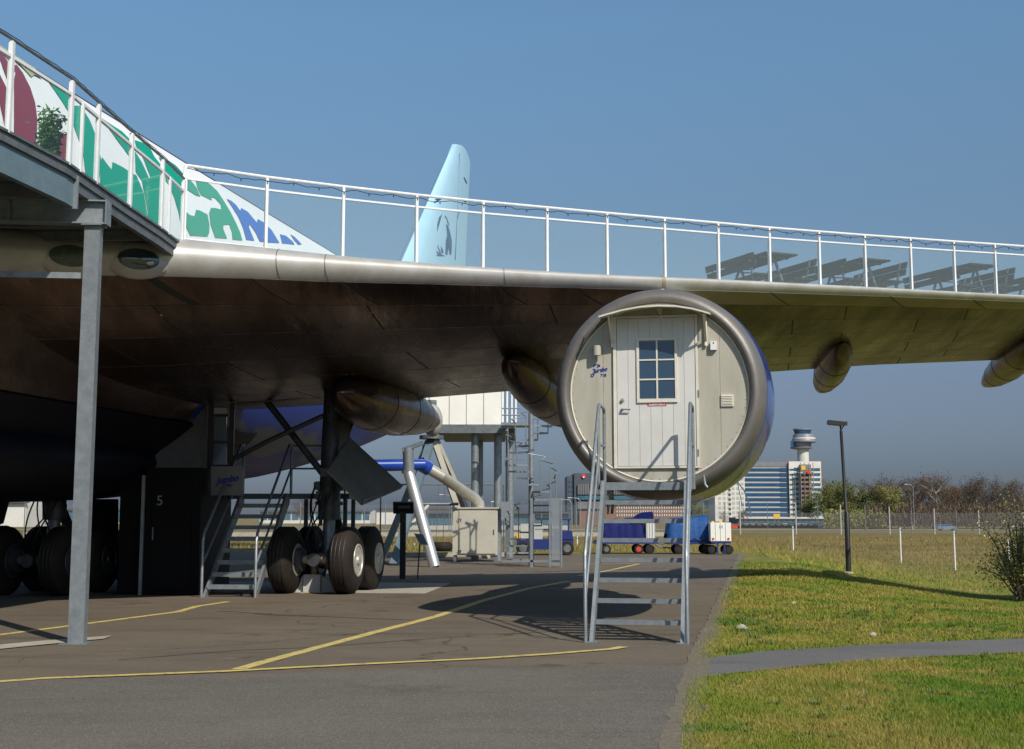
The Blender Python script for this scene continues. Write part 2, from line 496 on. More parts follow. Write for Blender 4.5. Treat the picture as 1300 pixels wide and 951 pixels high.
def tz(x, y):
    t = min(1.0, max(0.0, (x - max(5.6, 0.168 * y + 0.8)) / 7.5))
    t = t * 0.5 + smooth(t) * 0.5
    d = -1.05 * t * smooth((y - 18) / 20) * (1 - smooth((y - 50) / 45))
    bmp = 0.0
    if x > 4 and y < 200:
        bmp = 0.05 * noise.noise(Vector((x * 0.25, y * 0.2, 0))) * smooth((x - 4) / 6) * smooth((y - 16) / 8)
    return d + bmp - 1.6 * smooth((y - 135) / 120)

def ground_material():
    m = bpy.data.materials.new('dry_spring_grass')
    m.use_nodes = True
    nt = m.node_tree; N, L = nt.nodes.new, nt.links.new
    b = nt.nodes['Principled BSDF']; b.inputs['Roughness'].default_value = 0.95
    b.inputs['Specular IOR Level'].default_value = 0.1
    ge = N('ShaderNodeNewGeometry'); sx = N('ShaderNodeSeparateXYZ'); L(ge.outputs['Position'], sx.inputs[0])
    def nz(scale, det, st=(1, 1, 1)):
        mp = N('ShaderNodeMapping'); mp.inputs['Scale'].default_value = st
        L(ge.outputs['Position'], mp.inputs[0])
        n = N('ShaderNodeTexNoise'); n.inputs['Scale'].default_value = scale; n.inputs['Detail'].default_value = det
        n.inputs['Roughness'].default_value = 0.65
        L(mp.outputs[0], n.inputs['Vector']); return n.outputs['Fac']
    def ramp(f, a, bb):
        r = N('ShaderNodeMapRange'); r.inputs['From Min'].default_value = a; r.inputs['From Max'].default_value = bb
        L(f, r.inputs[0]); return r.outputs[0]
    def mix(f, c1, c2):
        x = N('ShaderNodeMix'); x.data_type = 'RGBA'; L(f, x.inputs[0])
        for i, c in ((6, c1), (7, c2)):
            if isinstance(c, tuple): x.inputs[i].default_value = (*c, 1)
            else: L(c, x.inputs[i])
        return x.outputs[2]
    g = mix(ramp(nz(0.9, 6, (1, 0.6, 1)), 0.42, 0.58), (0.13, 0.160, 0.028), (0.22, 0.185, 0.055))
    g = mix(ramp(nz(0.35, 5, (1, 0.8, 1)), 0.52, 0.60), g, (0.075, 0.135, 0.020))
    g = mix(ramp(nz(2.2, 4), 0.64, 0.70), g, (0.26, 0.21, 0.13))
    g = mix(ramp(nz(14, 4), 0.48, 0.85), g, mix(ramp(nz(40, 2), 0.3, 0.7), (0.055, 0.075, 0.012), (0.21, 0.175, 0.06)))
    # the mown lawn gives way to dry field further out
    dist = N('ShaderNodeMath'); dist.operation = 'MULTIPLY_ADD'; dist.inputs[1].default_value = 22; L(nz(0.15, 4), dist.inputs[0]); L(sx.outputs['Y'], dist.inputs[2])
    dry = mix(ramp(nz(0.25, 6, (0.5, 1, 1)), 0.4, 0.65), (0.185, 0.145, 0.06), (0.12, 0.10, 0.04))
    g = mix(ramp(dist.outputs[0], 58, 82), g, dry)
    L(g, b.inputs['Base Color'])
    bu = N('ShaderNodeBump'); bu.inputs['Strength'].default_value = 0.8; bu.inputs['Distance'].default_value = 0.04
    L(nz(30, 3), bu.inputs['Height']); L(bu.outputs[0], b.inputs['Normal'])
    return m
M['ground'] = ground_material()

def grid_ground():
    xs = sorted(set([-3000, -1200, -500, -200, -100, -60, -40, -25] + [round(-12 + i * 1.0, 2) for i in range(0, 61)] + [60, 75, 100, 160, 300, 600, 1200, 3000]))
    ys = sorted(set([-300, -60, -10, 0] + [4 + i * 1.0 for i in range(0, 97)] + [110, 130, 160, 200, 260, 340, 500, 800, 1300, 2200, 5000]))
    vs = [(x, y, tz(x, y) - (0.012 if x < 9.5 and y < 70 else 0.0)) for y in ys for x in xs]
    n = len(xs)
    fs = [(j * n + i, j * n + i + 1, (j + 1) * n + i + 1, (j + 1) * n + i) for j in range(len(ys) - 1) for i in range(n - 1)]
    mb = MB().add(vs, fs)
    return struct(mb.build('ground', 'ground', smooth=True, auto=80))
grid_ground()

def asphalt_material(name, c1, c2, pale, crack=True):
    m = bpy.data.materials.new(name)
    m.use_nodes = True
    nt = m.node_tree; N, L = nt.nodes.new, nt.links.new
    b = nt.nodes['Principled BSDF']; b.inputs['Specular IOR Level'].default_value = 0.3
    ge = N('ShaderNodeNewGeometry')
    def nz(scale, det, st=(1, 1, 1), typ='ShaderNodeTexNoise'):
        mp = N('ShaderNodeMapping'); mp.inputs['Scale'].default_value = st
        L(ge.outputs['Position'], mp.inputs[0])
        n = N(typ); n.inputs['Scale'].default_value = scale
        if typ == 'ShaderNodeTexNoise':
            n.inputs['Detail'].default_value = det; n.inputs['Roughness'].default_value = 0.7
        L(mp.outputs[0], n.inputs['Vector']); return n.outputs[0]
    def ramp(f, a, bb):
        r = N('ShaderNodeMapRange'); r.inputs['From Min'].default_value = a; r.inputs['From Max'].default_value = bb
        L(f, r.inputs[0]); return r.outputs[0]
    def mix(f, a, bb):
        x = N('ShaderNodeMix'); x.data_type = 'RGBA'; L(f, x.inputs[0])
        for i, c in ((6, a), (7, bb)):
            if isinstance(c, tuple): x.inputs[i].default_value = (*c, 1)
            else: L(c, x.inputs[i])
        return x.outputs[2]
    g = mix(ramp(nz(0.22, 6), 0.38, 0.62), c1, c2)
    g = mix(ramp(nz(1.1, 7, (0.35, 1.6, 1)), 0.50, 0.70), g, tuple(x * 0.66 for x in c1))
    g = mix(ramp(nz(0.55, 7), 0.60, 0.66), g, tuple(x * 0.58 for x in c1))
    g = mix(ramp(nz(2.8, 6), 0.62, 0.72), g, tuple(x * 1.35 for x in c2))
    g = mix(ramp(nz(9, 5), 0.66, 0.70), g, tuple(x * 0.4 for x in c1))
    g = mix(ramp(nz(26, 3), 0.60, 0.70), g, tuple(x * 1.45 for x in c2))
    g = mix(ramp(nz(31, 3, (1.1, 1, 1)), 0.60, 0.70), g, tuple(x * 0.6 for x in c1))
    g = mix(ramp(nz(90, 2), 0.52, 0.75), g, pale)
    g = mix(ramp(nz(140, 2), 0.56, 0.78), g, tuple(x * 0.45 for x in c1))
    if crack:
        v = N('ShaderNodeTexVoronoi'); v.feature = 'DISTANCE_TO_EDGE'; v.inputs['Scale'].default_value = 0.16
        dn = N('ShaderNodeTexNoise'); dn.inputs['Scale'].default_value = 0.9; dn.inputs['Detail'].default_value = 6
        L(ge.outputs['Position'], dn.inputs['Vector'])
        ad = N('ShaderNodeVectorMath'); ad.operation = 'MULTIPLY_ADD'
        ad.inputs[1].default_value = (2.2, 2.2, 2.2)
        L(dn.outputs['Color'], ad.inputs[0]); L(ge.outputs['Position'], ad.inputs[2])
        L(ad.outputs[0], v.inputs['Vector'])
        inv = ramp(v.outputs['Distance'], 0.006, 0.001)
        mu = N('ShaderNodeMath'); mu.operation = 'MULTIPLY'; mu.inputs[1].default_value = 0.75
        L(inv, mu.inputs[0])
        g = mix(mu.outputs[0], g, tuple(x * 0.4 for x in c1))
    L(g, b.inputs['Base Color'])
    b.inputs['Roughness'].default_value = 0.88
    bu = N('ShaderNodeBump'); bu.inputs['Strength'].default_value = 0.55; bu.inputs['Distance'].default_value = 0.01
    L(nz(70, 4), bu.inputs['Height']); L(bu.outputs[0], b.inputs['Normal'])
    return m
M['asphalt'] = asphalt_material('worn_brown_grey_asphalt', (0.100, 0.079, 0.057), (0.130, 0.104, 0.076), (0.25, 0.22, 0.17))
M['path'] = asphalt_material('grey_path_asphalt', (0.105, 0.102, 0.10), (0.125, 0.12, 0.118), (0.2, 0.2, 0.19), False)
M['asphalt_old'] = asphalt_material('rough_grey_asphalt', (0.115, 0.102, 0.085), (0.085, 0.076, 0.064), (0.30, 0.28, 0.24), False)

def sheet(name, pts2, z, m, thick=0.0, jag=0.0, sub=0.5):
    pts = []
    k = len(pts2)
    for i in range(k):
        a, b = Vector(pts2[i][:2]), Vector(pts2[(i + 1) % k][:2])
        n = max(1, int((b - a).length / sub)) if jag else 1
        n = min(n, 160)
        for j in range(n):
            p = a.lerp(b, j / n)
            if jag and j:
                nn = Vector((-(b - a).y, (b - a).x)).normalized()
                p = p + nn * jag * (noise.noise(Vector((p.x * 1.7, p.y * 1.7, 3))) + 0.5 * noise.noise(Vector((p.x * 5, p.y * 5, 9))))
            pts.append(p)
    tri = geometry.tessellate_polygon([[Vector((p.x, p.y, 0)) for p in pts]])
    return struct(MB().add([(p.x, p.y, z) for p in pts], [tuple(t) for t in tri]).build(name, m))

e1, e2, e3, e4 = gnd(941, 703), gnd(906, 790), gnd(891, 822), gnd(880, 861)
e5 = e4 + (e4 - e3) * 3.0
far_l = gnd(-250, 702)
sheet('apron', [(-70, -8), (e5.x, -8), e5, e4, e3, e2, (gnd(925, 730).x, gnd(925, 730).y), e1, (far_l.x, e1.y), (-70, e1.y)], 0.0, 'asphalt', jag=0.14, sub=0.3)
# ragged margin of dirt and grit between asphalt and lawn
M['grit'] = mat('pale_dirt_and_grit', (0.165, 0.14, 0.105), 0.95, 0.0, (0.10, 0.085, 0.055), 16, 1.0, bump=0.6, bscale=60)
EL = [Vector((q.x, q.y)) for q in (e5, e4, e3, e2, e1)]
edge_pts = []
for a_, b_ in zip(EL, EL[1:]):
    n_ = max(2, int((b_ - a_).length / 0.22))
    edge_pts += [a_.lerp(b_, j / n_) for j in range(n_)]
lft, rgt = [], []
for i, p_ in enumerate(edge_pts):
    w1 = .05 + .12 * max(0, noise.noise(Vector((p_.y * 1.9, 0, 2)))) + .05 * noise.noise(Vector((p_.y * 6, 0, 4)))
    w2 = .05 + .14 * max(0, noise.noise(Vector((p_.y * 1.5, 0, 7)))) + .08 * noise.noise(Vector((p_.y * 5, 0, 9)))
    lft.append(p_ - Vector((w1 + .05, 0))); rgt.append(p_ + Vector((w2 + .08, 0)))
k_ = len(edge_pts)
struct(MB().add([(p_.x, p_.y, .0085) for p_ in lft] + [(p_.x, p_.y, .0085) for p_ in rgt], [(i, i + 1, k_ + i + 1, k_ + i) for i in range(k_ - 1)]).build('apron_margin', 'grit'))
# path through the lawn
pf = [gnd(886, 838), gnd(960, 828), gnd(1060, 822), gnd(1160, 816), gnd(1300, 811), gnd(1450, 808)]
pn = [gnd(1450, 826), gnd(1300, 829), gnd(1180, 834), gnd(1080, 840), gnd(1000, 848), gnd(880, 861), gnd(860, 850)]
sheet('path', [p.to_2d() for p in pf + pn], 0.006, 'path', jag=0.05, sub=0.25)
# rough strip of older asphalt in the foreground
q = [gnd(-150, 868), gnd(350, 856), gnd(560, 850), gnd(878, 846), gnd(880, 861), gnd(868, 951), gnd(850, 1100), gnd(-500, 1100)]
sheet('apron_patch', [p.to_2d() for p in q], 0.005, 'asphalt_old', jag=0.05, sub=0.4)

def stripe(pts, w, m, name, z=0.004, off=0.0):
    P = [gnd(*p).to_2d() for p in pts]
    # resample and roughen the edges
    Q = []
    for a, b in zip(P, P[1:]):
        n = max(1, int((b - a).length / 0.25))
        Q += [a.lerp(b, j / n) for j in range(n)]
    Q.append(P[-1])
    l, r = [], []
    for i, p in enumerate(Q):
        d = (Q[min(i + 1, len(Q) - 1)] - Q[max(i - 1, 0)]).normalized()
        n = Vector((-d.y, d.x))
        l.append(p + n * (w / 2 + 0.012 * noise.noise(Vector((p.x * 6, p.y * 6, 1)))))
        r.append(p - n * (w / 2 + 0.012 * noise.noise(Vector((p.x * 6, p.y * 6, 7)))))
    vs = [(p.x, p.y, z) for p in l] + [(p.x, p.y, z) for p in r]
    k = len(Q)
    o = MB().add(vs, [(i, i + 1, k + i + 1, k + i) for i in range(k - 1)]).build(name, m)
    return struct(o)
stripe([(302, 850), (330, 842), (412, 820), (475, 803), (538, 787), (556, 782), (612, 763), (672, 747), (722, 738)], 0.15, 'line', 'road_marking')
stripe([(735, 731), (775, 724), (811, 716)], 0.13, 'line', 'road_marking')
stripe([(730, 716.5), (812, 715.5)], 0.13, 'line', 'road_marking', 0.008)
stripe([(-80, 872), (60, 862), (280, 853.5), (440, 845), (600, 837.5), (700, 831), (775, 825), (792, 822)], 0.13, 'line', 'road_marking', 0.010)
stripe([(276, 776), (300, 777), (352, 781), (412, 783), (480, 786), (548, 788)], 0.045, 'tar', 'tar_seam', 0.003)
stripe([(690, 792), (760, 795)], 0.03, 'tar', 'tar_seam', 0.003)
stripe([(880, 806), (700, 802), (560, 810), (400, 822), (300, 826), (150, 838)], 0.025, 'tar', 'tar_seam', 0.003)
stripe([(-60, 812), (0, 806), (110, 792), (225, 777), (250, 770), (290, 764)], 0.14, 'line', 'road_marking')
# concrete bands and pad
sheet('concrete_kerb', [p.to_2d() for p in (gnd(-60, 825), gnd(60, 814), gnd(142, 808), gnd(132, 812), gnd(60, 819), gnd(-60, 831))], 0.012, 'conc', jag=0.02, sub=0.3)
sheet('concrete_pad', [p.to_2d() for p in (gnd(150, 752), gnd(540, 754), gnd(572, 741), gnd(420, 739), gnd(150, 738))], 0.007, 'conc', jag=0.01, sub=0.4)
# far road on the right, pale strip beyond the field on the left
sheet('far_road', [(-900, 322), (900, 306), (900, 318), (-900, 336)], -1.52, 'conc')
#tag(gr, 'long pale metal guard rail along the far road on the right', 'guard rail')

# ---------------------------------------------------------------- lawn blades
def blade_field():
    rng = np.random.default_rng(3)
    n = 420000
    # sample in depth with weight ~1/Y^2, bearing uniform
    y0, y1 = 8.2, 46.0
    u = rng.random(n)
    Y = 1 / (1 / y0 + u * (1 / y1 - 1 / y0))
    px = rng.uniform(860, 1330, n)
    X = (px - 650) / FPX * Y
    def edge(y):
        return np.interp(y, [0, e5.y, e4.y, e3.y, e2.y, e1.y], [e5.x, e5.x, e4.x, e3.x, e2.x, e1.x])
    keep = X > edge(Y) + rng.normal(0, 0.05, n) + 0.02
    pfar = np.array([[p.x, p.y] for p in pf]); pnear = np.array([[p.x, p.y] for p in pn[:6][::-1]])
    yf = np.interp(X, pfar[:, 0], pfar[:, 1]); yn = np.interp(X, pnear[:, 0], pnear[:, 1])
    keep &= ~((Y < yf + 0.02) & (Y > yn - 0.02))
    X, Y = X[keep], Y[keep]
    n = len(X)
    Z = np.array([tz(float(a), float(b)) for a, b in zip(X, Y)])
    big = np.array([noise.noise(Vector((float(a) * 0.8, float(b) * 0.6, 5))) for a, b in zip(X, Y)])
    hgt = (0.014 + 0.026 * rng.random(n) ** 2) * (1 + 1.5 * np.clip(big, 0, 1)) * np.clip(Y / 20, 0.9, 1.25)
    w = (0.003 + 0.003 * rng.random(n)) * np.clip(Y / 12, 1, 3)
    an = rng.uniform(0, 2 * pi, n)
    lx, ly = rng.normal(0, 0.6, n) * hgt, rng.normal(0, 0.6, n) * hgt
    co = np.empty((n, 3, 3), dtype=np.float32)
    co[:, 0] = np.stack([X - np.cos(an) * w, Y - np.sin(an) * w, Z - 0.014], 1)
    co[:, 1] = np.stack([X + np.cos(an) * w, Y + np.sin(an) * w, Z - 0.014], 1)
    co[:, 2] = np.stack([X + lx, Y + ly, Z + hgt], 1)
    me = bpy.data.meshes.new('grass')
    me.vertices.add(n * 3); me.vertices.foreach_set('co', co.ravel())
    me.loops.add(n * 3); me.loops.foreach_set('vertex_index', np.arange(n * 3, dtype=np.int32))
    me.polygons.add(n); me.polygons.foreach_set('loop_start', np.arange(0, n * 3, 3, dtype=np.int32))
    me.polygons.foreach_set('loop_total', np.full(n, 3, dtype=np.int32))
    me.update()
    me.materials.append(M['blade'])
    o = bpy.data.objects.new('grass', me); COL.objects.link(o)
    struct(o, 'stuff')
    o['label'] = 'short green and straw coloured grass of the lawn beside the apron'
def blade_material():
    m = ground_material(); m.name = 'grass_blades'
    nt = m.node_tree; b = nt.nodes['Principled BSDF']
    for l in list(b.inputs['Normal'].links): nt.links.remove(l)
    src = b.inputs['Base Color'].links[0].from_socket
    hv = nt.nodes.new('ShaderNodeHueSaturation'); hv.inputs['Value'].default_value = 1.28; hv.inputs['Saturation'].default_value = 1.05
    nt.links.new(src, hv.inputs['Color']); nt.links.new(hv.outputs[0], b.inputs['Base Color'])
    b.inputs['Roughness'].default_value = 0.7
    return m
M['blade'] = blade_material()
M['weed'] = mat('weed_green', (0.115, 0.165, 0.022), 0.7, 0.0, (0.05, 0.10, 0.015), 3, 0.9)
blade_field()
wr2 = random.Random(8)
wd2 = MB()
spots2 = [(gnd(wr2.gauss(935, 40), wr2.gauss(790, 12)), 1.0) for _ in range(60)] + [(gnd(wr2.gauss(1100, 25), wr2.gauss(783, 4)), .8) for _ in range(22)] \
    + [(gnd(wr2.gauss(1190, 40), wr2.gauss(830, 4)), .7) for _ in range(22)] + [(gnd(wr2.uniform(900, 1300), wr2.uniform(745, 808)), .7) for _ in range(60)] + [(gnd(wr2.uniform(890, 1300), wr2.uniform(866, 945)), .6) for _ in range(40)]
for p_, s_ in spots2:
    if p_.x < np.interp(p_.y, [e5.y, e4.y, e3.y, e2.y, e1.y], [e5.x, e4.x, e3.x, e2.x, e1.x]) + .15: continue
    if np.interp(p_.x, [q.x for q in pn[:6][::-1]], [q.y for q in pn[:6][::-1]]) - .1 < p_.y < np.interp(p_.x, [q.x for q in pf], [q.y for q in pf]) + .1: continue
    z_ = tz(p_.x, p_.y)
    for k in range(26):
        an = wr2.uniform(0, 6.283); l_ = wr2.uniform(.05, .12) * s_; o_ = Vector((cos(an), sin(an), 0))
        b_ = Vector((-o_.y, o_.x, 0)) * .006
        q_ = Vector((p_.x, p_.y, z_)) + o_ * wr2.uniform(0, .07)
        wd2.add([q_ - b_, q_ + b_, q_ + o_ * l_ * .6 + Vector((0, 0, l_ * .8))], [(0, 1, 2)])
o = wd2.build('lawn_weeds', 'weed'); o['kind'] = 'stuff'; o['label'] = 'darker green weed tufts scattered in the lawn'

# ================================================================== AIRLINER
plane = thing('airliner', 'large parked jet airliner with green lettering, broad metal wing and pale blue tail fin', 'airliner', (C0.x, C0.y, 0))

# fuselage ------------------------------------------------------------
FW = [(-47, 0.2), (-46, 1.3), (-43, 2.4), (-38, 3.1), (-34, 3.25), (-6, 3.25), (0, 3.1), (5, 2.8), (10, 2.35), (15, 1.75), (20, 1.05), (25, 0.3)]
FT = [(-47, 5.2), (-46, 6.6), (-43, 9.2), (-40, 10.3), (-33, 10.4), (-28, 9.9), (-22, 9.72), (0, 9.7), (10, 9.6), (20, 9.2), (25, 8.6)]
FB = [(-47, 4.9), (-46, 3.6), (-43, 2.7), (-38, 2.25), (-12, 2.2), (-8, 2.5), (-4, 3.0), (0, 3.6), (5, 4.5), (10, 5.3), (15, 6.2), (20, 7.2), (25, 8.1)]
def sm(x, tab, w=1.5):
    return (interp(max(tab[0][0], x - w), tab) + 2 * interp(x, tab) + interp(min(tab[-1][0], x + w), tab)) / 4
def fsec(a):
    w, t, b = sm(a, FW), sm(a, FT), sm(a, FB)
    return w, (t + b) / 2, (t - b) / 2
NS = 72
mb = MB()
rings = []
aa = -47.0
while aa <= 25.01:
    w, zc, h = fsec(aa)
    rings.append([ac(w * cos(2 * pi * k / NS), aa, zc + h * sin(2 * pi * k / NS)) for k in range(NS)])
    aa += 0.75 if aa > -40 else 0.5
mb.loft(rings)
mb.build('fuselage', 'fuselage', plane, True, auto=60)

def ray_fuselage(px, py, off=0.012):
    d = ray(px, py)
    def f(t):
        p = EYEV + d * t
        r = p - C0
        w, zc, h = fsec(r.dot(A))
        return (r.dot(O) / w) ** 2 + ((p.z - zc) / h) ** 2 - 1
    t, step = 12.0, 0.25
    best = (9e9, t)
    prev = f(t)
    while t < 62:
        t2 = t + step
        v = f(t2)
        if v < best[0]: best = (v, t2)
        if prev > 0 and v <= 0:
            lo, hi = t, t2
            for _ in range(30):
                mi = (lo + hi) / 2
                if f(mi) > 0: lo = mi
                else: hi = mi
            p = EYEV + d * lo
            break
        t, prev = t2, v
    else:
        p = EYEV + d * best[1]
        r = p - C0; w, zc, h = fsec(r.dot(A))
        l, z = r.dot(O) / w, (p.z - zc) / h
        k = 1 / sqrt(l * l + z * z)
        p = ac(l * k * w, r.dot(A), zc + z * k * h)
    r = p - C0
    w, zc, h = fsec(r.dot(A))
    n = (O * (r.dot(O) / w ** 2) + Vector((0, 0, (p.z - zc) / h ** 2))).normalized()
    return p + n * off
def decal(polys, fn, m, name, parent, levels=2, label=None):
    mb = MB()
    for poly in polys:
        pts = [Vector((x, y, 0)) for x, y in poly]
        tris = [[pts[i] for i in t] for t in geometry.tessellate_polygon([pts])]
        for _ in range(levels):
            nt_ = []
            for a, b, c in tris:
                ab, bc, ca = (a + b) / 2, (b + c) / 2, (c + a) / 2
                nt_ += [[a, ab, ca], [ab, b, bc], [ca, bc, c], [ab, bc, ca]]
            tris = nt_
        cache = {}
        for t in tris:
            ids = []
            for p in t:
                k = (round(p.x, 3), round(p.y, 3))
                if k not in cache:
                    cache[k] = len(mb.v)
                    mb.v.append(fn(p.x, p.y))
                ids.append(cache[k])
            mb.f.append(tuple(ids))
    o = mb.build(name, m, parent, True, auto=80)
    if label: o['label'] = label
    return o
def C(ox, oy, s, pts):
    out = []
    for x, y in pts:
        x, y = ox + x / s, oy + y / s
        if oy < 220 and x < 232 and y > 165 + (x - 15) * .588 - 17: y += 16
        out.append((x, y))
    return out
maroon = [C(0, 40, 5.283, [(-60, 60), (20, 160), (70, 235), (68, 390), (35, 300), (0, 200), (-60, 100)]),
          C(0, 40, 5.283, [(-80, 160), (-20, 260), (30, 360), (68, 440), (68, 660), (30, 560), (-10, 460), (-80, 380)]),
          C(0, 40, 5.283, [(108, 225), (150, 280), (200, 380), (232, 480), (245, 580), (245, 640), (235, 730), (180, 740), (108, 720), (90, 700), (90, 230)]),
          C(0, 40, 5.283, [(330, 720), (400, 680), (440, 690), (470, 760), (475, 960), (350, 880)])]
decal(maroon, ray_fuselage, 'livery_maroon', 'maroon_lettering', plane)
khaki = [C(0, 40, 5.283, [(-30, 80), (30, 120), (150, 190), (230, 250), (275, 320), (225, 295), (205, 310), (150, 250), (100, 205), (60, 200), (0, 130), (-30, 120)])]
decal(khaki, lambda x, y: ray_fuselage(x, y, 0.022), 'livery_khaki', 'khaki_lettering', plane)
green = [C(0, 40, 5.283, [(240, 235), (330, 290), (440, 370), (470, 380), (475, 500), (540, 500), (600, 600), (640, 700), (660, 800), (685, 900), (640, 980), (575, 900), (550, 790), (500, 660), (470, 560), (400, 450), (330, 350)]),
         C(110, 130, 5.593, [(105, 115), (180, 165), (250, 210), (300, 260), (312, 400), (260, 330), (200, 250), (150, 180)]),
         C(110, 130, 5.593, [(105, 390), (150, 450), (175, 480), (180, 425), (250, 460), (310, 500), (350, 520), (400, 640), (440, 770), (420, 775), (370, 760), (300, 720), (200, 640), (100, 580), (90, 480)]),
         C(110, 130, 5.593, [(340, 270), (400, 290), (450, 330), (480, 390), (520, 440), (535, 500), (535, 760), (545, 880), (500, 900), (400, 820), (360, 760), (440, 770), (430, 680), (390, 560), (345, 490), (340, 350), (390, 430), (440, 540), (450, 530), (400, 400), (345, 300)]),
         C(110, 130, 5.593, [(510, 390), (570, 410), (630, 450), (690, 515), (690, 640), (675, 830), (650, 780), (620, 680), (590, 600), (560, 560), (550, 470)]),
         C(220, 200, 7.222, [(95, 190), (140, 195), (180, 240), (215, 290), (245, 360), (200, 345), (130, 300), (95, 300)]),
         C(220, 200, 7.222, [(200, 200), (260, 205), (330, 245), (400, 310), (460, 400), (520, 500), (570, 600), (610, 690), (630, 760), (540, 752), (535, 690), (510, 615), (455, 620), (455, 660), (490, 745), (380, 735), (340, 620), (325, 510), (340, 465), (380, 465), (440, 480), (430, 430), (375, 370), (345, 365), (350, 395), (250, 345), (215, 270)]),
         C(220, 200, 7.222, [(100, 490), (150, 530), (190, 540), (205, 480), (245, 490), (310, 525), (328, 620), (325, 690), (310, 725), (150, 715), (120, 650), (95, 600)])]
decal(green, ray_fuselage, 'livery_green', 'green_lettering', plane)
blue = [C(220, 200, 7.222, [(485, 380), (530, 400), (575, 440), (610, 490), (620, 465), (680, 500), (730, 560), (765, 600), (770, 565), (830, 600), (900, 670), (970, 785), (860, 780), (790, 770), (750, 690), (700, 615), (690, 640), (740, 765), (665, 755), (640, 660), (600, 560), (540, 460)]),
        C(220, 200, 7.222, [(975, 705), (1030, 720), (1090, 770), (1110, 800), (995, 788)]),
        C(220, 200, 7.222, [(1070, 705), (1110, 730), (1150, 770), (1175, 800), (1140, 800), (1105, 760)])]
decal(blue, ray_fuselage, 'livery_blue', 'blue_lettering', plane)
# a row of cabin windows high up and a seam along the crown
mbx = MB()
for k in range(0, 60):
    a_ = -30 + k * 0.51
    w, zc, h = fsec(a_)
    an = radians(-4)
mbt = MB()
pts = []
for k in range(60):
    a_ = -26 + k * 0.5
    w, zc, h = fsec(a_); an = radians(62)
    pts.append(ac(w * cos(an) * 1.003, a_, zc + h * sin(an) * 1.003))
MB().tube(pts, 0.012, 5).build('skin_seam', 'seam', plane)

# tail fin ------------------------------------------------------------
def finpt(px, py): return onplane(px, py, C0, A)
tipL, midL = finpt(575, 183), finpt(514, 322)
tipT, midT = finpt(597, 207), finpt(591, 330)
def aft(p): return (p - C0).dot(A)
def fin_le(z): return aft(midL) + (aft(tipL) - aft(midL)) * (z - midL.z) / (tipL.z - midL.z)
def fin_te(z): return aft(midT) + (aft(tipT) - aft(midT)) * (z - midT.z) / (tipT.z - midT.z)
zt_, zr_ = tipL.z, 8.6
rings = []
ztop_te = tipT.z
for k in range(13):
    s_ = k / 12
    z_le = zr_ + (zt_ - zr_) * s_
    z_te = zr_ + (ztop_te - zr_) * s_
    al, at_ = fin_le(z_le), fin_te(z_te)
    c = at_ - al
    ring = []
    for (u, sgn) in [(x / 10, 1) for x in range(11)] + [(x / 10, -1) for x in range(9, 0, -1)]:
        uu = u * u * (3 - 2 * u) if u < 0.5 else u
        th = 0.5 * (0.2969 * sqrt(uu) - 0.126 * uu - 0.3516 * uu ** 2 + 0.2843 * uu ** 3 - 0.1036 * uu ** 4)
        bow = 0.25 * sin(pi * uu) * (1 if k == 12 else 0)
        ring.append(ac(sgn * th * c * 0.95, al + c * uu, z_le + (z_te - z_le) * uu + bow))
    rings.append(ring)
MB().loft(rings).build('tail_fin', 'fin', plane, True, auto=50)
def fin_surf(px, py, off=0.03):
    p = finpt(px, py)
    al, at_ = fin_le(p.z), fin_te(p.z)
    for _ in range(3):
        c = at_ - al
        u = max(0.001, min(0.999, (aft(p) - al) / c))
        th = 0.5 * (0.2969 * sqrt(u) - 0.126 * u - 0.3516 * u ** 2 + 0.2843 * u ** 3 - 0.1036 * u ** 4) * c * 0.95
        p = onplane(px, py, C0 + O * (th + off), A)
    return p
fo, fs_ = (500, 170), 5.592
emb = [[(345, 567), (322, 590), (309, 640), (307, 700), (318, 714), (330, 680), (345, 650), (336, 600), (350, 582), (372, 600), (385, 640), (397, 655), (378, 597), (362, 572)],
       [(372, 640), (385, 650), (400, 700), (412, 760), (410, 850), (400, 860), (390, 800), (385, 830), (380, 860), (368, 850), (370, 760), (380, 720)],
       [(335, 795), (350, 825), (352, 850), (336, 840)],
       [(270, 795), (300, 830), (340, 855), (365, 868), (300, 868), (312, 852), (285, 820)],
       [(308, 712), (316, 800), (336, 850), (328, 850), (307, 800)],
       [(345, 600), (356, 605), (352, 630), (343, 620)]]
decal([C(fo[0], fo[1], fs_, e) for e in emb], fin_surf, 'finmark', 'fin_emblem', plane, 1, 'blue oval emblem with a figure on the fin')
decal([C(fo[0], fo[1], fs_, e) for e in [[(500, 305), (522, 348), (518, 352), (498, 312)], [(455, 600), (470, 545), (466, 545), (452, 595)]]], fin_surf, 'finmark', 'fin_marking', plane, 0)
rd0, rd1 = fin_surf(553, 253), fin_surf(592, 256)
MB().tube([rd0, rd1], 0.03, 5).build('rudder_joint', 'finmark', plane)
MB().tube([fin_surf(583, 195), fin_surf(578, 330)], 0.025, 5).build('rudder_joint', 'finmark', plane)

# tailplane (mostly hidden by the wing)
for sgn in (1, -1):
    rings = []
    for s_ in (0, 1):
        L0 = sgn * (0.6 + 10.4 * s_); al = 12 + 8.2 * s_; c = 7.5 - 5 * s_; z0 = 8.0 + 1.2 * s_
        rings.append([ac(L0, al + c * u, z0 + sg * c * 0.05 * sqrt(max(0, u * (1 - u))) * 1.6) for (u, sg) in [(x / 6, 1) for x in range(7)] + [(x / 6, -1) for x in range(5, 0, -1)]])
    if sgn == -1:
        MB().loft(rings).build('tailplane', 'white', plane, True)

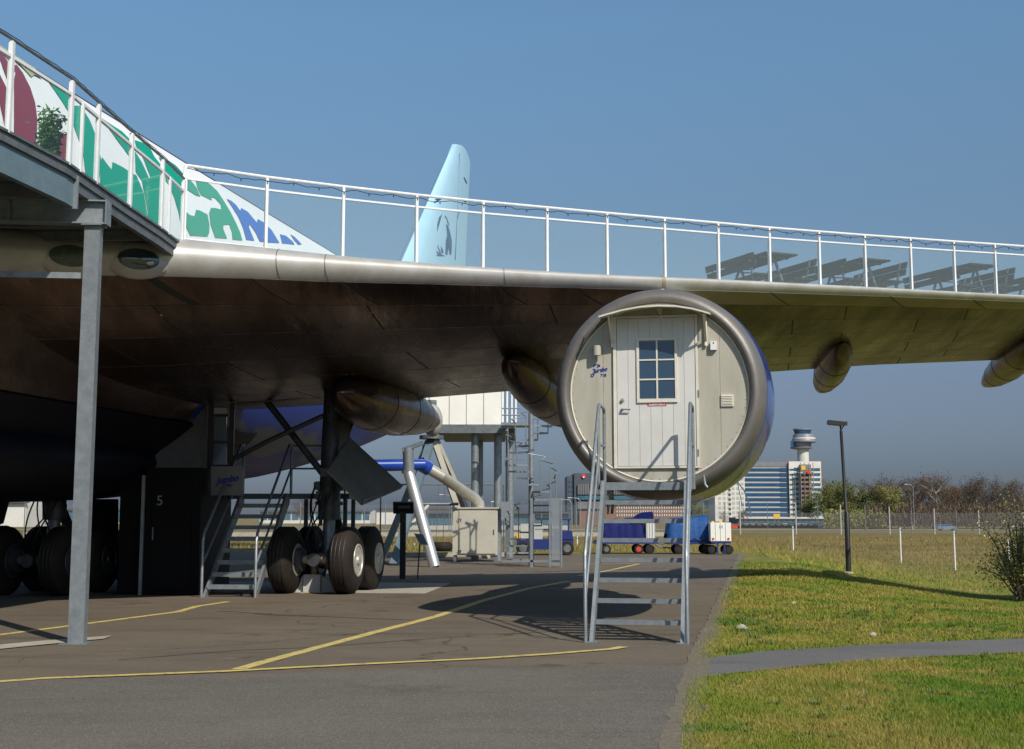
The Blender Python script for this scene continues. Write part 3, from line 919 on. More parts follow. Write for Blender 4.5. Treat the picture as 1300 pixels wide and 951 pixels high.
# wing ----------------------------------------------------------------
RD = Vector((0.859, 0.512, 0)).normalized()
KW = 0.94
R0 = Vector((-5.36, 22.4, 0)) * KW
LP0 = R0 + Vector((0.512, -0.859, 0)) * 0.75
nose_px = [(-60, 314), (60, 318), (200, 322), (330, 329), (400, 334), (640, 346), (760, 352), (911, 357), (1100, 366), (1300, 376), (1500, 386)]
LEZ = []
for px, py in nose_px:
    p = onplane(px, py, LP0, RD)
    LEZ.append(((p - C0).dot(O), p.z))
LEZ[0] = (0.5, LEZ[1][1] - 0.15)
l0, a0 = (LP0 - C0).dot(O), (LP0 - C0).dot(A)
SW = RD.dot(A) / RD.dot(O)
def le_a(L): return a0 + (L - l0) * SW
TEA, TEZ = [], []
for px, py, Y in ((280, 522, 30.0), (502, 508, 31.0), (815, 483, 32.2), (1110, 463, 34.2), (1369, 453, 36.4), (1560, 448, 38.6)):
    p = at(px, py, Y); r = p - C0
    TEA.append((r.dot(O), r.dot(A))); TEZ.append((r.dot(O), p.z))
print('TE', TEA, TEZ)
UPF = [(0, 1.02), (4.7, 0.98), (9, 0.64), (12, 0.60), (30, 0.60)]
TCK = [(0, 0.145), (4.7, 0.138), (10.7, 0.105), (16.7, 0.09), (28.5, 0.075)]
def naca(u): return 5 * (0.2969 * sqrt(u) - 0.126 * u - 0.3516 * u ** 2 + 0.2843 * u ** 3 - 0.1036 * u ** 4)
def wing(L, u, low, off=0.0):
    al, at_ = le_a(L), interp(L, TEA)
    c = at_ - al
    z = interp(L, LEZ) * (1 - u) + interp(L, TEZ) * u
    th = naca(u) * interp(L, TCK) * c
    if low: return ac(L, al + c * u, z - th * 0.92 - off)
    return ac(L, al + c * u, z + th * interp(L, UPF) * (1 - 0.35 * smooth((u - .1) * 3)) + off)
US = [0, 0.002, 0.006, 0.012, 0.02, 0.032, 0.05, 0.08, 0.12, 0.18, 0.26, 0.36, 0.48, 0.6, 0.72, 0.84, 0.93, 1.0]
LS = [1.2 + i * (28.6 - 1.2) / 40 for i in range(41)]
rings = [[wing(L, u, False) for u in US[::-1]] + [wing(L, u, True) for u in US[1:]] for L in LS]
MB().loft(rings).build('wing', 'alu', plane, True, auto=60)
# dark structure seen in the joints between the skin panels
def backing(u0, u1, L0, L1):
    us = [u0 + (u1 - u0) * (k / 16) for k in range(17)]
    ls = [L0 + (L1 - L0) * k / 40 for k in range(41)]
    vs = [wing(L, u, True, 0.005) for L in ls for u in us]
    fs = [(i * 17 + j, i * 17 + j + 1, (i + 1) * 17 + j + 1, (i + 1) * 17 + j) for i in range(40) for j in range(16)]
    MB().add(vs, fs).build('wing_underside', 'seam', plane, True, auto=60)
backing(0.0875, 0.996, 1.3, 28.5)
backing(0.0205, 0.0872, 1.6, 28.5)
# skin panels under the wing, one object each
rows = [(0.020, 0.085), (0.089, 0.20), (0.203, 0.36), (0.363, 0.53), (0.533, 0.69), (0.693, 0.83), (0.834, 0.995)]
def lpx(px, py=350):          # lateral station where a bearing crosses the leading edge
    p = onplane(px, py, LP0, RD); return (p - C0).dot(O)
cuts0 = [lpx(205), lpx(330), lpx(447), lpx(560), lpx(645), lpx(745), lpx(838)]
cuts1 = [lpx(872), lpx(990), lpx(1140), lpx(1245), lpx(1370), lpx(1500)]
npan = 0
for ri, (u0, u1) in enumerate(rows):
    if ri == 0:
        spans = [(1.5, 2.9), (2.9, lpx(192))] + list(zip(cuts0, cuts0[1:])) + list(zip(cuts1, cuts1[1:]))
    else:
        st = 0.9 + (ri % 2) * 1.1
        ed = [st + i * 2.75 for i in range(11)]
        spans = [(a_, min(b_, 28.3)) for a_, b_ in zip(ed, ed[1:]) if a_ < 27.5]
    for (La, Lb) in spans:
        g = 0.02 if ri == 0 else 0.014
        skew = 0.35 if ri == 0 else 0.0
        ni, nj = 6, 4
        top, bot = [], []
        for j in range(nj + 1):
            for i in range(ni + 1):
                u = u0 + (u1 - u0) * j / nj
                L = La + g + (Lb - La - 2 * g) * i / ni + skew * (j / nj - 0.5)
                bot.append(wing(L, u, True, 0.008 if ri else 0.012))
                top.append(wing(L, u, True, -0.004))
        W = ni + 1
        fs = [(j * W + i, j * W + i + 1, (j + 1) * W + i + 1, (j + 1) * W + i) for j in range(nj) for i in range(ni)]
        nb = len(bot)
        rim = [i for i in range(W)] + [j * W + ni for j in range(1, nj + 1)] + [nj * W + i for i in range(ni - 1, -1, -1)] + [j * W for j in range(nj - 1, 0, -1)]
        fs += [(rim[i], rim[(i + 1) % len(rim)], rim[(i + 1) % len(rim)] + nb, rim[i] + nb) for i in range(len(rim))]
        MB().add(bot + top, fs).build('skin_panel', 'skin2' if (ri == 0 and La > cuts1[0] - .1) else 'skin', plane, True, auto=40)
        npan += 1
# joints across the leading edge
for px, w_ in ((843, 0.03), (350, 0.006), (412, 0.006), (640, .005)):
    L = lpx(px)
    ringsj = []
    us = [0.05, 0.03, 0.02, 0.012, 0.006, 0.002, 0]
    prof = [(u, False) for u in us] + [(u, True) for u in us[::-1][1:5]]
    for LL in (L - w_, L + w_):
        ringsj.append([wing(LL - (0.25 * (u * 20) if not lo else 0) * 0.4, u, lo, 0.005) + (A * -0.005) for u, lo in prof])
    MB().loft(ringsj, caps=False, closed=False).build('edge_joint', 'copper' if w_ > 0.015 else 'lip', plane, True, auto=60)

# wing root fairing and added dark shell painting in the shade under the belly, a few centimetres proud of the fuselage
def shell(name, a0_, a1_, an0, an1, off, m_):
    n_, k_ = 40, 26
    out, inn = [], []
    for i in range(n_ + 1):
        a_ = a0_ + (a1_ - a0_) * i / n_
        w, zc, h = fsec(a_)
        e = off * min(1, min(i, n_ - i) / 4 + .15)
        for j in range(k_ + 1):
            t = radians(an0 + (an1 - an0) * j / k_)
            out.append(ac((w + e) * cos(t), a_, zc + (h + e) * sin(t)))
            inn.append(ac((w - .02) * cos(t), a_, zc + (h - .02) * sin(t)))
    W = k_ + 1; N_ = len(out)
    fs = [(i * W + j, i * W + j + 1, (i + 1) * W + j + 1, (i + 1) * W + j) for i in range(n_) for j in range(k_)]
    rim = [j for j in range(W)] + [i * W + k_ for i in range(1, n_ + 1)] + [n_ * W + j for j in range(k_ - 1, -1, -1)] + [i * W for i in range(n_ - 1, 0, -1)]
    fs += [(rim[i], rim[(i + 1) % len(rim)], rim[(i + 1) % len(rim)] + N_, rim[i] + N_) for i in range(len(rim))]
    return MB().add(out + inn, fs).build(name, m_, plane, True, auto=50)
shell('root_fairing', -31, -17, -42, -3, .05, 'skin')
shell('belly_shade_shell', -36, -13, -138, -42.3, .09, 'belly_shade')

# landing lights in the leading edge
def ellipsoid(c, ax, ay, az, nu=24, nv=14):
    mb = MB(); vs, fs = [], []
    for j in range(nv + 1):
        ph = -pi / 2 + pi * j / nv
        for i in range(nu):
            t = 2 * pi * i / nu
            vs.append(Vector(c) + ax * (cos(t) * cos(ph)) + ay * (sin(t) * cos(ph)) + az * sin(ph))
    for j in range(nv):
        for i in range(nu):
            i2 = (i + 1) % nu
            fs.append((j * nu + i, j * nu + i2, (j + 1) * nu + i2, (j + 1) * nu + i))
    return mb.add(vs, fs)
perp = Vector((0.512, -0.859, 0))
for px, py, m_, lab in ((176, 329, 'lens', 'clear blue-grey landing light'), (90, 325, 'lens_green', 'dull green landing light')):
    p = onplane(px, py, LP0, RD)
    c = p - perp * 0.13
    upd = (Vector((0, 0, 1)) * 0.95 + perp * 0.05).normalized()
    o = ellipsoid(c, RD * 0.52, upd * 0.285, perp * 0.165).build('landing_light', 'alu', plane, True, auto=80)
    o['label'] = lab
    o2 = ellipsoid(c + perp * 0.012, RD * 0.445, upd * 0.235, perp * 0.17).build('lens', m_, o, True, auto=80)
    if m_ == 'lens':
        ellipsoid(c + perp * 0.165 + RD * 0.16 - Vector((0, 0, 0.045)), RD * 0.07, upd * 0.04, perp * 0.03, 12, 8).build('lamp', 'silver', o, True, auto=80)

# flap track fairings (canoes)
def canoe(front, rear, R, Rz, droop=0.25, m='skin', label=None):
    f, r = at(*front), at(*rear)
    rings = []
    n = 18
    d = (r - f)
    hor = Vector((d.x, d.y, 0)).normalized()
    side = Vector((hor.y, -hor.x, 0))
    for i in range(n + 1):
        s_ = i / n
        prof = (sin(pi * min(1, (s_ ** 0.75)))) ** 0.62 if 0 < s_ < 1 else 0.0
        prof = max(prof, 0.02)
        c = f + d * s_ + Vector((0, 0, -droop * sin(pi * s_)))
        rings.append([c + side * (R * prof * cos(2 * pi * k / 24)) + Vector((0, 0, 1)) * (Rz * prof * sin(2 * pi * k / 24)) for k in range(24)])
    o = MB().loft(rings).build('flap_fairing', m, plane, True, auto=60)
    for i in (5, 9, 13):
        rg = [v + (v - sum(rings[i], Vector()) / 24).normalized() * .002 for v in rings[i]]
        MB().tube(rg + [rg[0]], .006, 4, caps=False).build('seam', 'seam', o)
    return o
canoe((1070, 436, 30.4), (1040, 496, 36.8), 0.40, 0.40, 0.05)
canoe((1318, 428, 32.6), (1248, 489, 39.0), 0.44, 0.42, 0.05)
canoe((646, 458, 26.3), (726, 540, 33.2), 0.46, 0.46, 0.02)
canoe((428, 498, 26.0), (556, 536, 34.6), 0.62, 0.60, 0.0)
# rounded end cap of the largest fairing
ellipsoid(at(549, 534, 34.9), O * 0.26, A * 0.3, Vector((0, 0, 0.42))).build('fairing_tip', 'alu', plane, True)

# engine pod turned into a room ---------------------------------------
NC = at(835.5, 497, 19.0)
NAZ = radians(11.8)
NA = Vector((sin(NAZ), cos(NAZ), 0)); NO = Vector((cos(NAZ), -sin(NAZ), 0))
def face(px, py, off=0.0):
    """point on the bulkhead plane (off = metres in front of it)"""
    p0 = NC + NA * (0.10 - off)
    n = NA
    d = ray(px, py)
    t = (p0 - EYEV).dot(n) / d.dot(n)
    return EYEV + d * t
prof_lip = [(0.10, 1.262), (0.04, 1.275), (0.0, 1.305), (-0.006, 1.345), (0.022, 1.395), (0.08, 1.44), (0.17, 1.475), (0.29, 1.495), (0.37, 1.498), (0.37, 1.2)]
MB().disc_rings(prof_lip, NC, NA, 96).build('intake_lip', 'lip', plane, True, auto=50)
prof_cowl = [(0.365, 1.503), (0.8, 1.545), (1.5, 1.575), (2.3, 1.56), (3.2, 1.46), (4.3, 1.26), (5.4, 1.04), (5.42, 0.9)]
MB().disc_rings(prof_cowl, NC, NA, 96).build('engine_cowl', 'blue_paint', plane, True, auto=50)
MB().disc_rings([(5.3, 0.85), (6.4, 0.62), (7.4, 0.12)], NC, NA, 32).build('exhaust_cone', 'lip', plane, True)
MB().disc_rings([(0.094, 1.268), (0.16, 1.268)], NC, NA, 96).build('bulkhead', 'bulk', plane)
# pylon
pr = []
for a_, zb, zt, w_ in ((0.45, 1.2, 1.52, 0.06), (1.0, 1.2, 1.62, 0.20), (2.5, 1.2, 1.80, 0.24), (4.5, 0.9, 2.1, 0.26), (7.5, 0.9, 2.0, 0.2), (9.5, 1.2, 1.8, 0.1)):
    pr.append([NC + NA * a_ + NO * x + Vector((0, 0, z)) for x, z in ((-w_, zb), (w_, zb), (w_, zt - 0.08), (0, zt), (-w_, zt - 0.08))])
MB().loft(pr).build('engine_pylon', 'white', plane, True, auto=30)

# door with seven boards
d00, d10, d11, d01 = face(784.5, 592, .02), face(885, 592, .02), face(884, 403, .02), face(784, 405, .02)
dz0, dz1 = d00.z, d01.z
xl, xr = (d00 - NC).dot(NO), (d10 - NC).dot(NO)
def nf(x, z, off): return NC + NO * x + NA * (0.10 - off) + Vector((0, 0, z - NC.z))
def nbox(x0, x1, z0, z1, o0, o1):
    c = (nf(x0, z0, o0) + nf(x1, z1, o1)) / 2
    return MB().box(c, (abs(x1 - x0), abs(o1 - o0), abs(z1 - z0)), Matrix((NO, NA, Vector((0, 0, 1)))).transposed())
door = nbox(xl, xr, dz0, dz1, 0.0, 0.022).build('door', 'door', plane)
nb = 7
for k in range(nb):
    a_ = xl + (xr - xl) * k / nb + 0.0025; b_ = xl + (xr - xl) * (k + 1) / nb - 0.0025
    nbox(a_, b_, dz0 + 0.004, dz1 - 0.004, 0.0225, 0.029).build('board', 'door', door)
fr = nbox(xl - 0.05, xl - 0.004, dz0 - 0.03, dz1 + 0.03, 0.0, 0.04)
for args in ((xr + 0.004, xr + 0.035, dz0 - 0.03, dz1 + 0.03), (xl - 0.003, xr + 0.003, dz1 + 0.004, dz1 + 0.03)):
    q_ = nbox(*args, 0.0, 0.04); fr.add(q_.v, q_.f)
q_ = nbox(xl - 0.003, xr + 0.003, dz0 - 0.03, dz0 - 0.004, 0.0, 0.045); fr.add(q_.v, q_.f)
fr.build('door_frame', 'trim', plane)
wl, wr = (face(808.5, 470, .03) - NC).dot(NO), (face(860, 470, .03) - NC).dot(NO)
wb, wt = face(834, 511, .03).z, face(834, 429, .03).z
wf = MB()
t_ = 0.035
for (x0, x1, z0, z1) in ((wl, wr, wt - t_, wt), (wl, wr, wb, wb + t_ * 1.4), (wl, wl + t_, wb + t_ * 1.4 + .001, wt - t_ - .001), (wr - t_, wr, wb + t_ * 1.4 + .001, wt - t_ - .001)):
    q_ = nbox(x0, x1, z0, z1, 0.029, 0.052); wf.add(q_.v, q_.f)
wx, wz0, wz1 = (wl + wr) / 2, wb + t_ * 1.4, wt - t_
q_ = nbox(wx - .011, wx + .011, wz0 + .001, wz1 - .001, 0.030, 0.047); wf.add(q_.v, q_.f)
ph_ = (wz1 - wz0) / 3
for k in (1, 2):
    q_ = nbox(wl + t_ + .001, wr - t_ - .001, wz0 + ph_ * k - .01, wz0 + ph_ * k + .01, 0.030, 0.046); wf.add(q_.v, q_.f)
wf.build('window_frame', 'trim', door)
for i in range(2):
    for k in range(3):
        x0 = wl + t_ if i == 0 else wx + .011; x1 = wx - .011 if i == 0 else wr - t_
        nbox(x0 + .002, x1 - .002, wz0 + ph_ * k + .011, wz0 + ph_ * (k + 1) - .011, 0.0295, 0.035).build('pane', 'pane', door)
sg = nbox((face(822, 516, .03) - NC).dot(NO), (face(846, 516, .03) - NC).dot(NO), face(834, 515.6, .03).z, face(834, 511.8, .03).z, 0.029, 0.033).build('notice', 'signred', door)
text('GUESTS ONLY', 0.036, 'white', door, facing(face(834, 513.8, .036), -NA), 'notice_lettering', bold=0.0012, ext=0.001)
# lock and lever handle
lk = face(790.5, 508, .03)
MB().disc_rings([(0, 0.026), (-0.03, 0.024), (-0.034, 0.01)], lk, NA, 16).build('door_lock', 'brass', door, True)
hd = face(790, 520, .03)
MB().disc_rings([(0, 0.022), (-0.04, 0.012)], hd, NA, 12).tube([hd - NA * .045, hd - NA * .045 + NO * .12 - Vector((0, 0, .004))], 0.011, 8).build('door_handle', 'steel', door, True)
# hinges
for py in (428, 500, 575):
    h_ = face(886.5, py, .035)
    MB().tube([h_ - Vector((0, 0, .05)), h_ + Vector((0, 0, .05))], 0.012, 8).build('hinge', 'steel_dark', door, True)
# curved canopy above the door
arc = [(760, 403), (772, 399.5), (790, 394.5), (812, 390.5), (835, 389), (858, 389.5), (878, 392.5), (893, 396.5), (900, 398.5)]
rt, rb = [], []
cf = [face(x, y, 0.46) for x, y in arc]
vs, fs = [], []
for p in cf:
    back = p + NA * 0.455 + Vector((0, 0, 0.045))
    vs += [p, p + Vector((0, 0, 0.022)), back + Vector((0, 0, 0.022)), back]
n_ = len(cf)
for i in range(n_ - 1):
    for k in range(4):
        k2 = (k + 1) % 4
        fs.append((i * 4 + k, i * 4 + k2, (i + 1) * 4 + k2, (i + 1) * 4 + k))
fs += [(3, 2, 1, 0), tuple((n_ - 1) * 4 + k for k in range(4))]
can = MB().add(vs, fs).build('canopy', 'trim', plane, True, auto=40)
for i, j in ((1, 0), (4, 0), (7, 0)):
    p = cf[i]
    drop = 0.36 if i != 4 else 0.06
    MB().beam(p + NA * .05 - Vector((0, 0, .02)), p + NA * .44 - Vector((0, 0, drop)), 0.03, 0.03).build('bracket', 'trim' if i != 4 else 'rusty', can)
    MB().beam(p + NA * .42 - Vector((0, 0, drop + 0.05)), p + NA * .42 + Vector((0, 0, 0.04)), 0.035, 0.025).build('bracket', 'trim', can)
MB().beam(cf[0] + NA * .05 - Vector((0, 0, .03)), face(738, 432, 0.03), 0.025, 0.025).build('bracket', 'trim', can)
# fittings on the bulkhead
p = face(759, 446, 0.0)
MB().tube([p - NA * .005, p - NA * .09], 0.03, 12).tube([p - NA * .09 + Vector((0, 0, .07)), p - NA * .09 - Vector((0, 0, .07))], 0.058, 16).build('wall_lamp', 'bulk', plane, True)
p = face(906, 439, 0.035)
MB().box(p, (0.085, 0.07, 0.12), Matrix((NO, NA, Vector((0, 0, 1)))).transposed()).build('sensor_box', 'white', plane)
MB().disc_rings([(-.034, .012), (-.04, .008)], p + Vector((0, 0, .035)), NA, 8).build('sensor_eye', 'black', bpy.data.objects['sensor_box'])
vx0, vx1 = (face(915.5, 508, .0) - NC).dot(NO), (face(931.5, 508, .0) - NC).dot(NO)
vz0, vz1 = face(923, 516, .0).z, face(923, 501, .0).z
vg = nbox(vx0, vx1, vz0, vz1, 0.0, 0.03)
vent = vg.build('vent_grille', 'trim', plane)
for k in range(6):
    z_ = vz0 + 0.02 + (vz1 - vz0 - 0.03) * k / 6
    c_ = nf((vx0 + vx1) / 2, z_ + 0.008, 0.034)
    R_ = Matrix((NO, NA, Vector((0, 0, 1)))).transposed() @ Matrix.Rotation(radians(-30), 3, 'X')
    MB().box(c_, (vx1 - vx0 - 0.03, 0.014, 0.010), R_).build('slat', 'yellowed', vent) if 'yellowed' in M else MB().box(c_, (vx1 - vx0 - 0.03, 0.014, 0.010), R_).build('slat', 'trim', vent)
text('Jumbo', 0.078, 'ink', plane, facing(face(761.5, 470, .012), -NA) @ Matrix.Rotation(radians(9), 4, 'Z'), 'logo_lettering', shear=0.45, bold=0.003, ext=0.001)
text('718', 0.055, 'ink', plane, facing(face(766, 476.5, .012), -NA), 'room_number', bold=0.002, ext=0.001)
lg = [[(205, 410), (215, 375), (245, 355), (285, 350), (270, 370), (245, 385), (240, 400)], [(285, 355), (320, 355), (350, 380), (345, 410), (320, 400), (300, 385)],
      [(285, 400), (310, 400), (305, 430), (285, 425)], [(190, 455), (230, 445), (240, 465), (210, 470)],
      [(225, 500), (250, 490), (235, 540), (230, 580), (205, 612), (170, 612), (155, 590), (160, 560), (190, 540), (205, 545), (180, 560), (172, 585), (190, 600), (212, 580), (218, 545)]]
decal([C(740, 440, 15.85, e) for e in lg], lambda x, y: face(x, y, 0.012), 'ink', 'logo_figure', plane, 0)
# shore-power fitting on the right flank of the lip
q0 = face(893, 603, 0.30) + Vector((0, 0, 0))
MB().tube([q0, q0 + NO * .02 + Vector((0, 0, -.13)), q0 + NO * .05 + Vector((0, 0, -.17))], 0.018, 8).build('cable_clip', 'steel', plane, True)
fs_ = MB()
for k in range(64):
    t = 2 * pi * k / 64
    c_ = NC + NA * .092 + NO * (1.215 * cos(t)) + Vector((0, 0, 1.215 * sin(t)))
    fs_.disc_rings([(0, .009), (-.005, .006)], c_, NA, 6)
fs_.build('fasteners', 'rusty', plane)['kind'] = 'stuff'
for x_, z0_, z1_ in ((-.78, -.93, .93), (.86, -.86, .86)):
    nbox(x_ - .003, x_ + .003, NC.z + z0_, NC.z + z1_, .007, .0095).build('wall_joint', 'rusty', plane)
# weather strip around the bulkhead edge
mbr = MB()
ring1 = [NC + NA * 0.092 + NO * (1.25 * cos(t)) + Vector((0, 0, 1.25 * sin(t))) for t in [2 * pi * k / 96 for k in range(97)]]
mbr.tube(ring1, 0.012, 6, caps=False).build('seal', 'trim', plane, True)

# ================================================================== LANDING GEAR (parts of the airliner)
def wheel(c, parent, rim='rim', R=0.655, W=0.49, facing_out=1, big=True):
    prof = [(-W / 2 + .02, .30), (-W / 2, .34), (-W / 2, .42), (-W / 2 + .03, .53), (-W / 2 + .09, R - .025), (-W * .25, R - .004),
            (0, R), (W * .25, R - .004), (W / 2 - .09, R - .025), (W / 2 - .03, .53), (W / 2, .42), (W / 2, .34), (W / 2 - .02, .30)]
    # flatten slightly at the contact patch by sinking the axle a little
    o = MB().disc_rings(prof, c, O, 48).build('wheel', 'rubber', parent, True, auto=40)
    gr = MB()
    for g in (-.12, -.04, .04, .12):
        ring = [Vector(c) + O * g + (A * cos(t) + Vector((0, 0, sin(t)))) * (R - .0015) for t in [2 * pi * k / 40 for k in range(41)]]
        gr.tube(ring, 0.006, 4, caps=False)
    gr.build('tread_groove', 'black', o)
    for s in (1, -1):
        rp = [(s * (W / 2 - .015), .325), (s * (W / 2 + .004), .315), (s * (W / 2 + .004), .285), (s * (W / 2 - .07), .255), (s * (W / 2 - .08), .12), (s * (W / 2 - .02), .10), (s * (W / 2 + .02), .075), (s * (W / 2 + .03), .02)]
        rim_ = MB().disc_rings(rp, c, O, 32)
        for k in range(8):
            t = 2 * pi * k / 8
            b_ = Vector(c) + O * (s * (W / 2 - .07)) + (A * cos(t) + Vector((0, 0, sin(t)))) * .17
            rim_.tube([b_, b_ + O * s * .03], 0.018, 6)
        rim_.build('rim', rim, o, True)
    return o
def bogie(cx, cy, parent, strut=True, rim='rim'):
    c = Vector((cx, cy, 0))
    for la in (-.62, .62):
        for aa_ in (-.74, .74):
            wheel(c + O * la + A * aa_ + Vector((0, 0, .651)), parent, rim)
    zb = Vector((0, 0, .66))
    b_ = MB()
    b_.tube([c + zb - A * .95, c + zb + A * .95], 0.13, 14)
    b_.build('truck_beam', 'gear', parent, True)
    for aa_ in (-.74, .74):
        MB().tube([c + zb + A * aa_ - O * .42, c + zb + A * aa_ + O * .42], 0.085, 12).build('axle', 'brass' if aa_ < 0 else 'gear', parent, True)
        for la in (-.33, .33):
            MB().disc_rings([(-.07, .2), (-.06, .235), (.06, .235), (.07, .2)], c + zb + A * aa_ + O * la, O, 20).build('brake', 'gear', parent, True)
    if strut:
        top = c + Vector((0, 0, 4.9)) + A * .25
        MB().tube([c + zb, c + Vector((0, 0, 1.5)) + A * .04], 0.125, 16).build('piston', 'steel', parent, True)
        MB().tube([c + Vector((0, 0, 1.45)) + A * .04, c + Vector((0, 0, 2.05)), c + Vector((0, 0, 2.1)), top], [.23, .23, .20, .19], 16).build('strut', 'gear', parent, True)
        MB().tube([c + Vector((0, 0, 2.2)), c + Vector((0, 0, 4.4)) - O * 1.9 + A * .3], 0.07, 10).build('side_brace', 'gear', parent, True)
        MB().tube([c + Vector((0, 0, 2.3)) + A * .1, c + Vector((0, 0, 4.2)) + A * 2.2], 0.07, 10).build('drag_brace', 'gear', parent, True)
        # torsion links
        k_ = c + Vector((0, 0, 1.3)) + A * .62
        MB().beam(c + Vector((0, 0, 1.75)) + A * .2, k_, .22, .05).beam(k_, c + Vector((0, 0, .85)) + A * .15, .22, .05).build('torsion_link', 'gear', parent)
        hs = MB()
        for j in range(5):
            sx_ = random.uniform(-.28, .28); ex_ = random.uniform(-.4, .4)
            p0 = c + Vector((0, 0, 2.1)) + O * sx_ - A * .15
            p3 = c + zb + O * ex_ - A * .35 + Vector((0, 0, .1))
            m1 = p0 - Vector((0, 0, .5)) - A * .25 + O * (sx_ * .6)
            m2 = p3 + Vector((0, 0, .45)) - A * .2 + O * (ex_ * .3)
            P = [((1 - t) ** 3) * p0 + 3 * t * (1 - t) ** 2 * m1 + 3 * t * t * (1 - t) * m2 + t ** 3 * p3 for t in [i / 10 for i in range(11)]]
            hs.tube(P, 0.016, 5)
        hs.build('brake_hose', 'black', parent, True)
        # fittings clustered on the strut
        f_ = MB()
        rr = random.Random(int(cx * 10))
        for j in range(12):
            z_ = rr.uniform(1.1, 2.6); an = rr.uniform(0, 6.28)
            f_.box(c + Vector((0, 0, z_)) + (O * cos(an) + A * sin(an)) * .24, (rr.uniform(.06, .16), rr.uniform(.06, .16), rr.uniform(.06, .22)))
        f_.build('strut_fitting', 'gear', parent)['kind'] = 'stuff'
g1 = gnd(440, 750.5)
c1 = at(440, 715, 27.15)
b1 = Vector((c1.x, c1.y, 0)) - O * .62 + A * .74
bogie(b1.x, b1.y, plane)
bogie(b1.x - 4.1, b1.y + 3.6, plane)
lb_ = at(66, 700, 27.3)
bogie(lb_.x, lb_.y, plane, True, 'gear')  # darker rims on these two left bogies paint in the shade
bogie(lb_.x - 2.9, lb_.y + 2.4, plane, True, 'gear')
# belly blister over the wheel bays, its shade painted in as near-black
rings = []
for i in range(13):
    s_ = i / 12
    k = max(0.05, sin(pi * s_)) ** 0.25
    rings.append([ac(-.6 + 2.75 * k * cos(t) * (abs(cos(t)) ** -.25 if abs(cos(t)) > .05 else 1), -30 + 17 * s_, 2.55 + (.80 * k) * sin(t)) for t in [2 * pi * q / 32 + .03 for q in range(32)]])
MB().loft(rings).build('belly_fairing', 'belly_shade', plane, True)
MB().plate([at(98, 634, 28.5), at(150, 634, 28.5), at(150, 706, 28.2), at(136, 712, 28.2), at(108, 676, 28.3)], .06).build('gear_door', 'belly_shade', plane)
MB().plate([at(-6, 634, 29.0), at(12, 634, 29.0), at(4, 664, 28.9), at(-6, 668, 28.9)], .06).build('gear_door', 'belly_shade', plane)
# tail-ward body structure of the wheel well
MB().beam(at(300, 505, 28.5), at(470, 487, 29.0), .5, .35).build('well_beam', 'gear', plane)
MB().tube([at(293, 585, 28.1), at(340, 560, 28.0), at(410, 528, 27.7)], .05, 8).build('well_brace', 'gear', plane, True)
# gear doors
MB().plate([at(186, 589, 27.6), at(222, 556, 27.9), at(245, 520, 28.2), at(263, 516, 28.2), at(263, 632, 27.6), at(240, 633, 27.6)], .07).build('gear_door', 'gearbox_panel', plane)
MB().plate([at(414, 498, 28.3), at(444, 518, 28.8), at(443, 556, 28.6), at(415, 586, 28.0)], .07).build('gear_door', 'gearbox_panel', plane)
pl = [at(415, 598, 26.7), at(443, 556, 28.0), at(511, 618, 28.3), at(459, 640, 26.9)]
gd = MB().plate(pl, .05).build('gear_door', 'gearbox_panel', plane); gd['label'] = 'grey diamond shaped gear door hanging open'
MB().plate([at(459, 641.5, 26.9), at(460, 634, 26.95), at(509, 615, 28.3), at(508, 620.5, 28.3)], .05).build('door_edge', 'gearbox_panel', plane)

# white jacking block in front of the bogie
jb = thing('jacking_block', 'small white rust-edged steel stand with slanted braces before the landing wheels', 'jack stand', gnd(397, 752))
b0 = gnd(396, 752.5)
MB().bbox((b0.x - .16, b0.y - .12, 0.01), (b0.x + .18, b0.y + .18, .36)).build('block', 'panel_light', jb)
MB().plate([b0 + Vector((-.18, 0, .01)), b0 + Vector((-.55, 0, .01)), b0 + Vector((-.18, 0, .33))], .06).build('brace', 'panel_light', jb)
MB().plate([b0 + Vector((.20, 0, .01)), b0 + Vector((.62, 0, .01)), b0 + Vector((.20, 0, .33))], .06).build('brace', 'panel_light', jb)
MB().bbox((b0.x - .2, b0.y - .2, .0), (b0.x + .24, b0.y - .125, .022)).build('foot_plate', 'rusty', jb)
MB().tube([b0 + Vector((.02, .05, .36)), b0 + Vector((.02, .05, .58))], .06, 10).box(b0 + Vector((.1, .1, .66)), (.4, .2, .16)).build('cradle', 'brass', jb, True)

# ================================================================== GUEST STAIRS IN FRONT OF THE POD
foot = gnd(808, 816.5)
RZ = -THETA
st = thing('pod_stairs', 'galvanised steel stairs with tube handrails leading up to the white door of the engine pod', 'stairs', (foot.x, foot.y, 0), RZ)
W2, RISE, RUN = 0.575, 0.244, 0.205
for s in (-1, 1):
    m_ = MB()
    x_ = s * (W2 - .03)
    m_.plate([(x_, -.02, 0.0), (x_, .16, 0.0), (x_, 1.64, 1.80), (x_, 1.64, 1.975), (x_, 1.45, 1.975)], .045)
    m_.build('stringer', 'steel', st, local=True)
    MB().box((x_, .05, .004), (.14, .2, .012)).build('foot_plate', 'steel', st, local=True)
for k in range(1, 8):
    y_ = .02 + RUN * k
    m_ = MB().box((0, y_ + .02, RISE * k - .02), (2 * W2 - .11, .02, .055))
    for j in range(5):
        m_.box((0, y_ + .055 + j * .035, RISE * k - .012), (2 * W2 - .11, .012, .026))
    m_.box((0, y_ + .225, RISE * k - .02), (2 * W2 - .11, .012, .04))
    m_.build('step', 'steel', st, local=True)
PZ = RISE * 8
m_ = MB().bbox((-W2 + .002, 1.645, PZ - .10), (W2 - .002, 1.675, PZ + .004)).bbox((-W2, 1.68, PZ - .10), (-W2 + .03, 2.5, PZ)).bbox((W2 - .03, 1.68, PZ - .10), (W2, 2.5, PZ))
